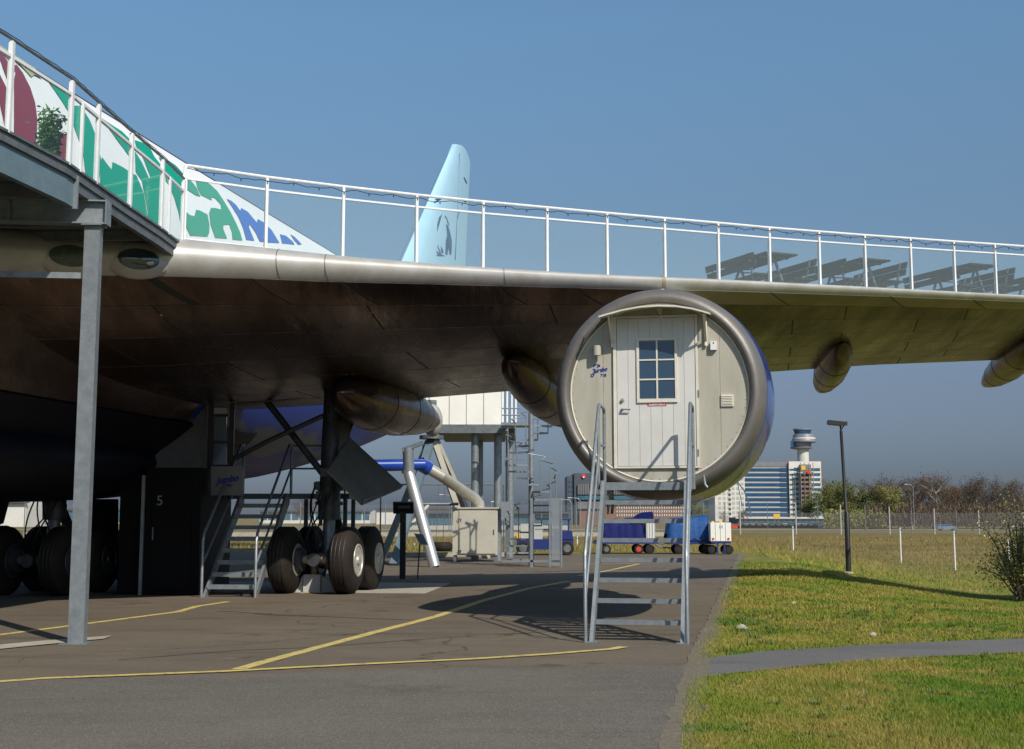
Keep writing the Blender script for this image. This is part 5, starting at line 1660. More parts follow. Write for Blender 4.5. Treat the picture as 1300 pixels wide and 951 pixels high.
# gantry with ladder-like glass screen beside the cabin
for px in (638.5, 644, 650, 655):
    x_ = at(px, 520, 47.3).x
    MB().bbox((x_ - .03, 47.2, zf - .005), (x_ + .03, 47.26, zf + 1.9)).build('screen_post', 'white', cb)
MB().bbox((at(637.5, 520, 47.4).x, 47.32, zf), (at(656, 520, 47.4).x, 47.34, zf + 1.85)).build('glass_screen', 'glass', cb)
MB().bbox((at(636, 540, 46).x, 45.6, zf - .12), (at(672, 540, 45).x, 46.8, zf - .02)).build('landing', 'steel', cb)
for z_ in (.5, 1.0):
    MB().tube([(at(637, 540, 45.6).x, 45.65, zf + z_ * .45), (at(660, 540, 45.6).x, 45.65, zf + z_ * .45)], .025, 6).build('rail', 'steel', cb)
MB().bbox((at(636, 650, 46).x, 46.9, at(640, 661, 47).z), (at(648.5, 650, 46).x, 47.1, at(640, 637, 47).z)).build('meter_box', 'steel', cb)

# spiral staircase
sc_ = gnd(674.5, 719)
ss = thing('spiral_staircase', 'galvanised spiral staircase climbing to the raised white cabin', 'staircase', (sc_.x, sc_.y, 0))
ztop = at(674, 524, sc_.y).z
MB().tube([(sc_.x, sc_.y, 0), (sc_.x, sc_.y, ztop)], .085, 14).build('centre_pole', 'steel', ss, True)
NSTEP = 22
hrp = []
for k in range(NSTEP):
    z_ = .2 + k * (zf - .15) / NSTEP
    an = radians(200) + k * radians(-27)
    c_, s_ = cos(an), sin(an)
    d1 = Vector((c_, s_, 0)); d2 = Vector((cos(an + radians(24)), sin(an + radians(24)), 0))
    b_ = Vector((sc_.x, sc_.y, z_))
    MB().plate([b_ + d1 * .08, b_ + d1 * .80, b_ + d2 * .80, b_ + d2 * .08], .05).build('step', 'steel', ss)
    e_ = b_ + d1 * .79
    MB().tube([e_, e_ + up * .95], .018, 5).build('baluster', 'steel', ss)
    hrp.append(e_ + up * .95)
    em = (d1 + d2).normalized()
    hrp.append(b_ + em * .79 + up * (.95 + .1))
MB().tube(hrp, .03, 7).build('handrail', 'steel', ss, True)
x0, x1 = sc_.x + .55, sc_.x + .86
MB().bbox((sc_.x - .9, sc_.y - .82, .15), (sc_.x + .86, sc_.y - .80, .21)).bbox((sc_.x - .04, sc_.y - .82, .0), (sc_.x + .04, sc_.y - .80, 2.05)).build('cage_bar', 'steel', ss)
MB().bbox((x0 + .04, sc_.y - .82, .05), (x1, sc_.y - .80, 2.05)).build('cage_panel', 'meshpanel', ss)
for x_ in (x0, x1 + .03):
    MB().bbox((x_ - .025, sc_.y - .84, 0), (x_ + .025, sc_.y - .79, 2.06)).build('cage_post', 'steel', ss)
MB().bbox((sc_.x + .10, sc_.y - .83, 1.97), (x0 - .03, sc_.y - .80, 2.05)).bbox((sc_.x + .1, sc_.y - .6, 1.1), (sc_.x + .85, sc_.y - .58, 1.14)).build('cage_bar', 'steel', ss)

# ================================================================== LAMP POST
lp = gnd(1077, 717); 
zg = tz(lp.x, lp.y)
lamp = thing('lamp_post', 'black lamp post with floodlight head standing on the lawn', 'lamp post', (lp.x, lp.y, zg))
tz_ = at(1069, 541, lp.y)
MB().tube([(lp.x, lp.y, zg), (lp.x, lp.y, zg + 1.9), (lp.x - .02, lp.y, zg + 1.95), (lp.x - .1, lp.y, tz_.z - .15)], [.085, .082, .055, .048], 14).build('pole', 'black', lamp, True)
MB().disc_rings([(0, .16), (.05, .15), (.07, .09)], (lp.x, lp.y, zg), (0, 0, 1), 16, up=Vector((0, 1, 0))).build('base', 'conc', lamp, True)
hc = Vector((lp.x - .28, lp.y, tz_.z + .10))
MB().box(hc, (.46, .28, .13), Matrix.Rotation(radians(6), 3, 'Y')).box(hc + Vector((.30, 0, -.02)), (.14, .2, .12)).build('floodlight', 'black', lamp)
MB().box(hc + Vector((-.03, 0, -.075)), (.34, .22, .012), Matrix.Rotation(radians(6), 3, 'Y')).build('lamp_glass', 'pane', lamp)
MB().tube([(lp.x - .1, lp.y, tz_.z - .15), (lp.x - .12, lp.y, tz_.z + .06)], .03, 8).tube([(lp.x - .1, lp.y, tz_.z - .12), (lp.x + .0, lp.y, tz_.z + .02)], .02, 6).build('bracket', 'black', lamp, True)

# stones on the lawn
for i, (px, py, r_, lab) in enumerate(((942, 800, .06, 'small pale stone on the lawn near the path end'), (1007, 767, .035, 'tiny white stone in the middle of the lawn'), (1108, 808, .04, 'small grey stone beside the lawn path'))):
    p = gnd(px, py)
    m_ = ellipsoid(p + up * (r_ * .5 + tz(p.x, p.y)), Vector((r_ * 1.3, 0, 0)), Vector((0, r_, 0)), Vector((0, 0, r_ * .8)), 10, 6)
    m_.v = [v + Vector((noise.noise(v * 9), noise.noise(v * 11), noise.noise(v * 13))) * r_ * .3 for v in m_.v]
    tag(m_.build('stone', 'conc', smooth=True), lab, 'stone')

# ================================================================== BAGGAGE TRACTOR AND CARTS
def small_wheel(c, r, w, parent, hub, ax=(0, 1, 0)):
    o = MB().disc_rings([(-w / 2, r * .6), (-w / 2, r * .92), (-w * .3, r), (w * .3, r), (w / 2, r * .92), (w / 2, r * .6)], c, ax, 20).build('wheel', 'rubber', parent, True)
    ax = Vector(ax)
    MB().disc_rings([(-w / 2 - .012, r * .15), (-w / 2 - .012, r * .55), (-w / 2 + .01, r * .58)], c, ax, 16).build('rim', hub, o, True)
YT = 54.0
def X(px, Y=YT): return at(px, 690, Y).x
def Z(py, Y=YT, px=750): return at(px, py, Y).z
tr = thing('baggage_tractor', 'blue baggage tractor with open cab and grey bonnet behind the spiral staircase', 'tractor', (X(692), YT, 0))
tb = MB().bbox((X(656), YT, .22), (X(728), YT + 1.5, .62)).plate([(X(700), YT - .01, .62), (X(728), YT - .01, .62), (X(726), YT - .01, .95), (X(704), YT - .01, .95)], .04)
tb.bbox((X(704), YT + .05, .62), (X(727), YT + 1.45, .93)).build('body', 'cartblue', tr)
MB().bbox((X(661), YT + .15, .622), (X(689), YT + 1.3, 1.22)).build('bonnet', 'panel_light', tr)
for px in (711, 722):
    MB().bbox((X(px) - .03, YT + .1, .93), (X(px) + .03, YT + .16, 1.36)).build('cab_post', 'cartblue', tr)
MB().bbox((X(707), YT + .05, 1.361), (X(725), YT + 1.4, 1.42)).build('cab_roof', 'cartblue', tr)
MB().bbox((X(697), YT + .4, .64), (X(701), YT + .9, 1.2)).build('seat', 'black', tr)
MB().bbox((X(656), YT - .02, .66), (X(660), YT + .3, .86)).build('beacon', 'yellow', tr)
for px in (664, 720):
    small_wheel((X(px), YT + .05, .27), .27, .2, tr, 'steel_dark')
    small_wheel((X(px), YT + 1.4, .27), .27, .2, tr, 'steel_dark')

def cart(x0, x1, Y, label, tarp, wheels, panel):
    c = thing('baggage_cart', label, 'cart', (X((x0 + x1) / 2, Y), Y, 0), 0, 'blue baggage carts parked at the edge of the apron')
    a_, b_ = X(x0, Y), X(x1, Y)
    MB().bbox((a_, Y, .40), (b_, Y + 1.4, .50)).build('chassis', 'cartblue', c)
    MB().bbox((a_ + .05, Y + .03, .502), (b_ - .05, Y + 1.37, .54)).build('deck', 'bark', c)
    for px, hub in wheels:
        small_wheel((X(px, Y), Y + .08, .19), .19, .12, c, hub)
        small_wheel((X(px, Y), Y + 1.3, .19), .19, .12, c, hub)
        MB().beam((X(px, Y), Y + .15, .19), (X(px, Y), Y + 1.22, .19), .05, .05).beam((X(px, Y), Y + .4, .2), (X(px, Y) , Y + .4, .4), .06, .06).build('axle', 'cartblue', c)
    # tarpaulin draped over a load
    t0, t1, m_, hl, hr_ = tarp
    ta, tb_ = X(t0, Y), X(t1, Y)
    nx, ny = 26, 14
    vs, fs = [], []
    for i in range(nx + 1):
        for j in range(ny + 1):
            u, v = i / nx, j / ny
            h = hl + (hr_ - hl) * u
            prof = min(1, min(v, 1 - v) * 7) ** .6
            e = .05 * noise.noise(Vector((u * 5, v * 5, x0))) + .03 * noise.noise(Vector((u * 14, v * 14, x0)))
            bulge = .06 * sin(pi * min(1, v * 1))
            edge = min(1, min(u, 1 - u) * 12) ** .5
            vs.append((ta + (tb_ - ta) * u + .04 * noise.noise(Vector((v * 6, u * 3, 4))), Y - .04 + 1.48 * v + .03 * noise.noise(Vector((u * 9, 2, x0))) * (1 if v < .1 else 0),
                       .55 + (h - .55) * prof * (0.25 + .75 * edge) + e * prof + bulge))
    for i in range(nx):
        for j in range(ny):
            q_ = i * (ny + 1) + j
            fs.append((q_, q_ + 1, q_ + ny + 2, q_ + ny + 1))
    n_ = len(vs)
    MB().add(vs, fs).build('tarpaulin', m_, c, True, auto=60)
    # hanging skirt at the front and sides of the tarpaulin
    sk = []
    for i in range(nx + 1):
        x_, y_, z_ = vs[i * (ny + 1)]
        sk.append([(x_, y_ - .005, z_ + .03), (x_ + .01, y_ - .03 - .02 * sin(i * 1.7), .58 + .05 * sin(i * .9))])
    MB().add([p for r_ in sk for p in r_], [(2 * i, 2 * i + 1, 2 * i + 3, 2 * i + 2) for i in range(nx)]).build('tarpaulin_skirt', m_, c, True)
    # the load under it
    MB().bbox((ta + .08, Y + .1, .545), (tb_ - .08, Y + 1.25, min(hl, hr_) - .14)).build('load', m_, c)
    if panel:
        pa, pb = X(panel[0], Y), X(panel[1], Y)
        MB().bbox((pa, Y + .02, .545), (pb, Y + 1.38, 1.24)).build('end_panel', 'panel_light', c)
        for k in range(3):
            x_ = pa + (pb - pa) * (.2 + .3 * k)
            MB().bbox((x_ - .02, Y + .0, .55), (x_ + .02, Y + .0195, 1.23)).build('rib', 'white', c)
    return c
c1_ = cart(755, 836, 56.0, 'blue cart with dark blue tarpaulin and orange-hubbed wheel seen through the pod stairs', (762, 819, 'tarp', 1.28, 1.42), ((770, 'steel_dark'), (811, 'red'), (825, 'black')), (820.5, 832))
p_ = [Vector((X(822, 56), 56.3, Z(655, 56.3))), Vector((X(829, 56), 56.3, Z(664, 56.3)))]
MB().plate([(X(803, 56), 56.2, 1.40), (X(830, 56), 56.2, 1.40), (X(829, 56), 56.2, Z(649.5, 56.2)), (X(816, 56), 56.2, Z(650.5, 56.2)), (X(809, 56), 56.2, Z(654, 56.2))], .6).build('tarpaulin_hump', 'tarp', c1_)
cart(848, 908, 55.6, 'blue cart with crumpled bright blue tarpaulin right of the pod stairs', (848, 903, 'tarp2', 1.35, 1.50), ((862, 'black'), (898, 'black')), None)
hb = thing('tow_bar', 'curved blue tow bar linking the two tarpaulin-covered carts', 'tow bar', (X(845, 55.8), 55.8, 0))
MB().tube([(X(832, 55.8), 55.9, .40), (X(840, 55.8), 55.9, .26), (X(852, 55.8), 55.9, .24), (X(858, 55.8), 55.9, .34)], .03, 6).build('bar', 'cartblue', hb, True)
MB().bbox((X(857, 55.8), 55.85, .22), (X(861, 55.8), 55.95, .44)).build('coupling', 'red', hb)
# white box marked 10
YB = 55.0
wb_ = thing('white_equipment_box', 'white box trailer marked 10 with two red reflectors at the apron corner', 'trailer', (X(915, YB), YB, 0))
a_, b_ = X(902.5, YB), X(928.5, YB)
MB().bbox((a_, YB, Z(687, YB)), (b_, YB + 1.3, Z(663.5, YB))).build('body', 'cabin', wb_)
bd = bpy.context.scene.objects[wb_.children[0].name]
for px in (908.5, 914.8, 921.3):
    MB().bbox((X(px, YB) - .008, YB - .008, Z(686.5, YB)), (X(px, YB) + .008, YB - .001, Z(664, YB))).build('door_seam', 'inkgrey', bd)
text('10', .17, 'inkgrey', bd, facing((X(915.5, YB), YB - .012, Z(669, YB)), (0, -1, 0)), 'number', bold=-.002)
for px in (905.5, 925):
    MB().tube([(X(px, YB), YB - .001, Z(684, YB)), (X(px, YB), YB - .03, Z(684, YB))], .045, 10).build('reflector', 'red', bd)
MB().bbox((a_ + .02, YB + .03, Z(690, YB)), (b_ - .02, YB + 1.27, Z(687.2, YB))).build('chassis', 'cartblue', wb_)
for px in (905, 925.5):
    small_wheel((X(px, YB), YB + .2, .19), .19, .12, wb_, 'black')
    small_wheel((X(px, YB), YB + 1.1, .19), .19, .12, wb_, 'black')
for px in (911, 920):
    MB().bbox((X(px, YB) - .03, YB + .05, 0), (X(px, YB) + .03, YB + .11, Z(690, YB) - .001)).build('prop', 'cartblue', wb_)
for px, w_ in ((916, .06), (906, .05)):
    MB().bbox((X(px, YB) - w_, YB + .1, Z(663.4, YB)), (X(px, YB) + w_, YB + .3, Z(661.5, YB))).build('roof_fitting', 'yellow', bd)

# ================================================================== FIELD POSTS, FENCES, STREET LIGHTS
def post(px, y0, y1, Y, name, label, m_, r_, group, cat='post'):
    a_ = at(px, y1, Y); zt__ = at(px, y0, Y).z
    z0 = min(a_.z, tz(a_.x, Y)) - .05
    o = thing(name, label, cat, (a_.x, Y, z0), 0, group)
    MB().tube([(a_.x, Y, z0), (a_.x, Y, zt__)], r_, 8).build('shaft', m_, o, True)
    return o
for px, y0, y1, Y, lab in ((1007, 668, 695, 66, 'white field post left of the lamp post'), (1143.5, 670, 697, 66, 'white field post right of the lamp post'), (1212, 674, 701, 62, 'white field post below the blue car'), (1281, 684, 712, 55, 'white field post half hidden by the flowering bush'),
                           (733, 681, 701, 72, 'short white field post left of the pod stairs'), (801, 688, 703, 72, 'short white field post seen through the pod stairs'), (526, 690, 703, 70, 'short white field post behind the information post')):
    o = post(px, y0, y1, Y, 'field_post', lab, 'white', .034, 'white posts in the dry field')
    c_ = o.children[0]
    b_ = at(px, y0, Y)
    MB().bbox((b_.x - .037, Y - .037, b_.z - .12), (b_.x + .037, Y + .037, b_.z - .07)).build('band', 'steel_dark', o)
# perimeter fence right
YF = 118.0
fn_ = thing('perimeter_fence', 'tall pale wire fence on thin posts in front of the far road', 'fence', (at(1150, 680, YF).x, YF, 0))
fpx = [940, 975, 1011, 1039, 1068, 1099, 1130, 1158, 1187, 1215, 1243.5, 1272, 1300, 1330]
for k, px in enumerate(fpx):
    a_ = at(px, 682, YF); t_ = at(px, 636 + 6 * (k % 2) * 0 + (k * 1.2), YF)
    MB().tube([(a_.x, YF, -.2), (a_.x, YF, t_.z)], .055 if k % 2 == 0 else .03, 6).build('post', 'panel_light' if k % 2 == 0 else 'steel', fn_)
for px0, px1 in zip(fpx, fpx[1:]):
    a_, b_ = at(px0, 680, YF), at(px1, 680, YF)
    MB().bbox((a_.x + .05, YF + .01, .1), (b_.x - .05, YF + .02, at(px0, 651, YF).z)).build('wire_panel', 'fence_mesh', fn_)
YG = 105.0
fl = thing('perimeter_fence', 'pale mesh fence across the left field beyond the grey cabinet and wheels', 'fence', (at(560, 680, YG).x, YG, 0))
for k in range(34):
    px = 30 + k * 27
    a_ = at(px, 680, YG)
    MB().tube([(a_.x, YG, 0), (a_.x, YG, 2.6)], .04, 5).build('post', 'steel', fl)
    if k: MB().bbox((lx + .05, YG + .01, .1), (a_.x - .05, YG + .02, 2.4)).build('wire_panel', 'fence_mesh', fl)
    lx = a_.x
MB().bbox((at(30, 680, YG).x, YG - .04, 0), (at(921, 680, YG).x, YG + .2, .32)).build('base_kerb', 'conc', fl)

def street_light(px, ytop, Y, arm, lab):
    a_ = at(px, 670, Y); z1 = at(px, ytop, Y).z
    o = thing('street_light', lab, 'street light', (a_.x, Y, tz(a_.x, Y)), 0, 'distant street lights')
    MB().tube([(a_.x, Y, tz(a_.x, Y) - .1), (a_.x, Y, z1 - .6), (a_.x + arm * .25, Y, z1 - .1), (a_.x + arm, Y, z1)], [.10, .06, .045, .035], 8).build('pole', 'steel', o, True)
    MB().box((a_.x + arm * 1.2, Y, z1 + .02), (abs(arm) * .3 + .2, .25, .09)).build('lamp_head', 'white', o)
street_light(1161, 615, 300, -1.3, 'grey street light above the far road right of the black lamp post')
street_light(1011, 600, 300, 1.2, 'thin street light in front of the scaffolded office tower')
street_light(643, 637, 190, -1.5, 'distant street light seen left of the cabinet columns')
street_light(737, 632, 230, -1.5, 'distant street light before the dark grey hotel block')
street_light(726, 634, 210, -1.4, 'distant street light at the left corner of the dark grey block')
street_light(573, 628, 240, -1.5, 'distant street light between the tail stand legs')

# far car on the road
YC = 309
cr = thing('blue_car', 'light blue estate car driving along the far road on the right', 'car', (at(1202, 672, YC).x, YC, -1.515))
cxx = at(1202, 672, YC).x
zR = -1.515
prof = [(-2.1, .25), (-2.15, .75), (-1.95, .85), (-1.55, 1.30), (.35, 1.32), (1.15, .92), (1.95, .82), (2.15, .55), (2.1, .25)]
MB().loft([[(cxx + x, YC + y, zR + z) for x, z in prof] for y in (-.85, .85)]).build('body', 'car', cr) if 'car' in M else None
MB().loft([[(cxx + x, YC + y, zR + z) for x, z in ((-1.75, 1.08 - .2), (-1.5, 1.22), (.28, 1.24), (.95, .95))] for y in (-.868, -.852)]).build('side_window', 'pane', cr)
for x_ in (-1.35, 1.35):
    small_wheel((cxx + x_, YC - .78, zR + .3), .31, .2, cr, 'steel')
    small_wheel((cxx + x_, YC + .78, zR + .3), .31, .2, cr, 'steel')
MB().bbox((cxx - 2.16, YC - .7, zR + .6), (cxx - 2.12, YC - .5, zR + .74)).build('headlight', 'white', cr)
MB().bbox((cxx - 2.16, YC + .5, zR + .6), (cxx - 2.12, YC + .7, zR + .74)).build('headlight', 'white', cr)

# ================================================================== FAR BUILDINGS
def wx(px, Y): return at(px, 650, Y).x
def wz(py, Y): return at(650, py, Y).z
def bld(name, label, px0, px1, pytop, Y, depth, m_):
    o = thing(name, label, 'building', (wx((px0 + px1) / 2, Y), Y, 0))
    MB().bbox((wx(px0, Y), Y, -3), (wx(px1, Y), Y + depth, wz(pytop, Y))).build('walls', m_, o)
    return o
def shared(o, name, me_cache, key, mk):
    """one mesh, many pieces: mk builds the first around the origin, the rest share its data"""
    if key not in me_cache:
        me_cache[key] = mk()
        me_cache[key].parent = o
        return me_cache[key]
    c = me_cache[key].copy(); COL.objects.link(c); c.parent = o
    return c
def windows(o, name, px0, px1, ys, n, Y, hpx, fill, m_, proud=.12):
    inv = FRAME[o.name].inverted()
    cache = {}
    dx = (wx(px1, Y) - wx(px0, Y)) / n
    h = hpx / FPX * Y
    def mk():
        return MB().box((0, 0, 0), (dx * fill, .3, h)).build(name, m_, None)
    for y in ys:
        for k in range(n):
            c = shared(o, name, cache, 0, mk)
            c.location = inv @ Vector((wx(px0, Y) + dx * (k + .5), Y - proud + .15, wz(y, Y)))
# office tower with scaffolding
YT2 = 1150
ob = thing('office_tower', 'tall office block with blue window bands and a scaffolded lift shaft up its front', 'building', (wx(995, YT2), YT2, 0))
MB().bbox((wx(905, YT2), YT2, -4), (wx(1002, YT2), YT2 + 60, wz(587, YT2))).build('walls', 'b_beige', ob)
MB().bbox((wx(1002.1, YT2), YT2 - 3, -4), (wx(1043, YT2), YT2 + 60, wz(586, YT2))).build('walls', 'b_white', ob)
MB().bbox((wx(905, YT2), YT2 - .5, wz(592.5, YT2)), (wx(1001, YT2), YT2 - .02, wz(586.5, YT2))).build('parapet', 'b_towergrey', ob)
nf_ = 11
for k in range(nf_):
    yy = 594.5 + k * 6.3
    MB().bbox((wx(905, YT2), YT2 - .6, wz(yy + 3.5, YT2)), (wx(991, YT2), YT2 - .03, wz(yy, YT2))).build('window_band', 'b_glass', ob)
    MB().bbox((wx(991.3, YT2), YT2 - .9, wz(yy + 3.6, YT2)), (wx(1001.5, YT2), YT2 - .03, wz(yy - .4, YT2))).build('window_band', 'b_glass', ob)
    MB().bbox((wx(1008.5, YT2), YT2 - 3.6, wz(yy + 3.0, YT2)), (wx(1013.5, YT2), YT2 - 3.02, wz(yy - .6, YT2))).build('window_band', 'b_teal', ob)
    MB().bbox((wx(1003, YT2), YT2 - 3.5, wz(yy + 2.6, YT2)), (wx(1008, YT2), YT2 - 3.02, wz(yy + .8, YT2))).build('window_band', 'b_teal', ob)
    MB().bbox((wx(1030.5, YT2), YT2 - 3.6, wz(yy + 3.0, YT2)), (wx(1041.5, YT2), YT2 - 3.02, wz(yy, YT2))).build('window_band', 'b_teal', ob)

# scaffolded lift core
MB().bbox((wx(1015.5, YT2), YT2 - 7, -3), (wx(1029, YT2), YT2 - 3.05, wz(590, YT2))).build('lift_core', 'b_towergrey', ob)
for k in range(12):
    yy = 600 + k * 5.6
    MB().bbox((wx(1014.5, YT2), YT2 - 11, wz(yy + 2.6, YT2)), (wx(1029.5 - (k % 3), YT2), YT2 - 7.1, wz(yy, YT2))).build('scaffold_deck', 'b_scaf', ob)
for px in (1014.3, 1019, 1025, 1030):
    MB().bbox((wx(px, YT2) - .25, YT2 - 11.6, -3), (wx(px, YT2) + .25, YT2 - 11.1, wz(588, YT2))).build('scaffold_pole', 'b_towergrey', ob)
MB().bbox((wx(1015, YT2), YT2 - 12.3, wz(597, YT2)), (wx(1020, YT2), YT2 - 11.7, wz(592, YT2))).build('banner', 'yellow', ob)
MB().bbox((wx(1022, YT2), YT2 - 12.3, wz(602, YT2)), (wx(1026, YT2), YT2 - 11.7, wz(597, YT2))).build('banner', 'red', ob)
MB().bbox((wx(1019, YT2), YT2 - 12.3, wz(653, YT2)), (wx(1022, YT2), YT2 - 11.7, wz(649, YT2))).build('banner', 'red', ob)
for px in (987, 1001, 1008, 1034, 1042):
    MB().bbox((wx(px, YT2) - .5, YT2 + 1, wz(586, YT2)), (wx(px, YT2) + .3, YT2 + 1.6, wz(584.2, YT2))).build('roof_light', 'red', ob)
MB().bbox((wx(1044.5, YT2) - .2, YT2 - 4, -3), (wx(1044.5, YT2) + .2, YT2 - 3.6, wz(584, YT2))).bbox((wx(1044, YT2), YT2 - 5, wz(640, YT2)), (wx(1046.5, YT2), YT2 - 3, wz(635, YT2))).build('hoist', 'b_scaf', ob)
# control tower
YK = 1230
kt = thing('control_tower', 'airport control tower with pale round shaft and grey stepped cab above the office block', 'control tower', (wx(1021.5, YK), YK, 0))
kx = wx(1021.5, YK); sc_k = YK / FPX
def ring_part(name, prof, m_, dx=0):
    MB().disc_rings([((wz(y, YK)), r * sc_k) for y, r in prof], (kx + dx * sc_k, YK, 0), (0, 0, 1), 40, up=Vector((0, 1, 0))).build(name, m_, kt, True, auto=30)
ring_part('shaft', [(660, 7.3), (568, 7.2)], 'b_tower')
ring_part('lower_deck', [(570.5, 9), (569.5, 13.5), (568, 14), (567.5, 9)], 'b_towergrey', -2)
ring_part('lower_cab', [(567.4, 10.5), (562.5, 11.5)], 'b_towergrey', -.5)
ring_part('main_deck', [(562.4, 12), (561.6, 15.5), (560.4, 15.8), (559, 14.8), (556.5, 14.2), (552, 13), (551.2, 11.2)], 'b_towergrey', 1.5)
ring_part('window_band', [(557.5, 14.6), (556.0, 14.4)], 'b_white', 1.6)
ring_part('glass_cab', [(551.1, 9.8), (546.2, 11.2)], 'b_glass')
ring_part('cab_roof', [(546.1, 11.8), (544.8, 11.8), (544.2, 10.8)], 'b_towergrey')
MB().bbox((wx(1005, YK), YK - 4, wz(568.5, YK)), (wx(1010, YK), YK - 3, wz(560, YK))).build('radar_frame', 'b_glass', kt)
for px, t in ((1016, 538), (1021, 535), (1028, 540)):
    MB().bbox((wx(px, YK) - .12, YK - .1, wz(544.2, YK)), (wx(px, YK) + .12, YK + .1, wz(t, YK))).build('antenna', 'b_towergrey', kt)
# white gridded block
YW = 900
wb2 = bld('white_block', 'white gridded block left of the tall office block', 908, 946.2, 596, YW, 30, 'b_white')
windows(wb2, 'window', 911, 946, [602 + 6.1 * k for k in range(10)], 6, YW, 3.6, .62, 'b_beige')
windows(wb2, 'stair_window', 925, 928.5, [603.5 + 6.1 * k for k in range(9)], 1, YW, 2.8, .8, 'b_dark', .35)
# dark grey hotel block with red sign
YD = 520
dk = thing('hotel_block', 'dark grey hotel block with a round red roof sign behind the pod stairs', 'building', (wx(752, YD), YD, 0))
MB().bbox((wx(720.3, YD), YD, -3), (wx(728.8, YD), YD + 25, wz(604.5, YD))).bbox((wx(729, YD), YD - 1, -3), (wx(822, YD), YD + 28, wz(601, YD))).build('walls', 'b_dark', dk)
MB().bbox((wx(733, YD), YD - 1.6, wz(628, YD)), (wx(822, YD), YD - 1.03, wz(615, YD))).build('grey_band', 'b_grey', dk)
for k in range(30):
    x_ = wx(733.5 + k * 3, YD)
    MB().bbox((x_ - .10, YD - 1.8, wz(627.8, YD)), (x_ + .10, YD - 1.61, wz(615.2, YD))).build('rib', 'b_dark', dk)
MB().bbox((wx(733, YD), YD - 1.7, wz(634.5, YD)), (wx(822, YD), YD - 1.02, wz(629.5, YD))).build('window_band', 'b_teal', dk)
MB().bbox((wx(733, YD), YD - 1.9, wz(646, YD)), (wx(822, YD), YD - 1.02, wz(637, YD))).build('grey_band', 'b_grey', dk)
MB().bbox((wx(735, YD), YD - 2.1, -3), (wx(822, YD), YD - 1.02, wz(649, YD))).build('brick_base', 'b_brick', dk)
MB().tube([(wx(741, YD), YD - 1.02, wz(604.5, YD)), (wx(741, YD), YD - 1.5, wz(604.5, YD))], 2.6 * YD / FPX, 24).build('roof_sign', 'signred', dk)
MB().tube([(wx(741, YD), YD - 1.51, wz(606, YD)), (wx(741, YD), YD - 1.65, wz(606, YD))], 1.1 * YD / FPX, 16).build('sign_mark', 'white', dk)
windows(dk, 'window', 721, 728, [612, 618, 624, 630, 636, 642, 648], 2, YD, 2.2, .5, 'b_glass')
# orange brick block
YR = 480
bk = bld('brick_block', 'long orange brick block with rows of white framed windows behind the pod stairs', 768, 874, 641.5, YR, 18, 'b_brick')
windows(bk, 'window', 782, 872, [644.5, 649.3, 654.1], 30, YR, 2.6, .42, 'b_white')
MB().bbox((wx(768, YR) - .4, YR - .5, wz(641.6, YR)), (wx(874, YR) + .4, YR + 18.4, wz(640.6, YR))).build('roof', 'b_dark', bk)
# parked white airliner tail far off, seen under the pod
# long low terminal roofs on the left
def low_block(label, px0, px1, ytop, ybot, Y, m_, n=0):
    o = thing('terminal_building', label, 'building', (wx((px0 + px1) / 2, Y), Y, 0))
    MB().bbox((wx(px0, Y), Y, -3), (wx(px1, Y), Y + 25, wz(ytop, Y))).build('walls', m_, o)
    MB().bbox((wx(px0, Y) - 1, Y - 1.2, wz(ytop + 1.6, Y)), (wx(px1, Y) + 1, Y - .05, wz(ytop - .4, Y))).build('roof_edge', 'b_dark' if m_ != 'b_dark' else 'b_white', o)
    if n:
        dx = (wx(px1, Y) - wx(px0, Y)) / n
        for k in range(n):
            x_ = wx(px0, Y) + dx * k
            MB().bbox((x_ + dx * .08, Y - .2, wz(ybot, Y)), (x_ + dx * .92, Y - .02, wz(ytop + 2.2, Y))).build('window', 'b_teal', o)
    return o
low_block('long white terminal hall beyond the tail stand', 478, 660, 645, 662, 560, 'b_white', 0)
low_block('glass fronted low hall beyond the hanging tyre', 515, 722, 650.5, 666, 330, 'b_beige', 42)
low_block('low white hall behind the landing wheels', 330, 470, 648, 660, 640, 'b_white', 14)
low_block('white hall far left seen under the fuselage', -20, 33, 637, 655, 420, 'b_white', 0)
low_block('grey low hall far left beside the leaning column', 60, 200, 646, 662, 600, 'b_beige', 12)
low_block('small white roofed hall right of the flowering bush', 1276, 1330, 633, 660, 430, 'b_white', 9)
low_block('low dark car park front below the office block', 936, 1048, 657, 664, 620, 'b_dark', 16)
# yellow road sign and crane arm before the office block
ys = thing('yellow_sign', 'yellow rectangular road sign in front of the office block', 'sign', (wx(986, 420), 420, 0))
MB().bbox((wx(982, 420), 420, wz(658, 420)), (wx(990, 420), 420.3, wz(652.5, 420))).build('board', 'yellow', ys)
for px in (983.5, 988.5):
    MB().bbox((wx(px, 420) - .1, 420.05, -1.7), (wx(px, 420) + .1, 420.25, wz(658.02, 420))).build('post', 'steel_dark', ys)
bc = thing('boom_lift', 'blue articulated boom lift standing before the white block', 'boom lift', (wx(952, 700), 700, 0))
P_ = lambda x, y: Vector((wx(x, 700), 700, wz(y, 700)))
MB().beam(P_(954, 665), P_(951, 640), .7, .7).beam(P_(951, 640), P_(945, 622), .6, .6).build('lower_boom', 'b_teal', bc)
MB().beam(P_(945, 622), P_(937, 612), .5, .5).beam(P_(937, 612), P_(942, 640), .35, .35).build('upper_boom', 'b_dark', bc)
MB().bbox((P_(954, 665).x - 1.6, 699, -1.6), (P_(954, 665).x + 1.6, 701, .2)).build('chassis', 'b_dark', bc)
MB().box(P_(943, 641), (1.4, 1.4, 1.4)).build('basket', 'b_towergrey', bc)
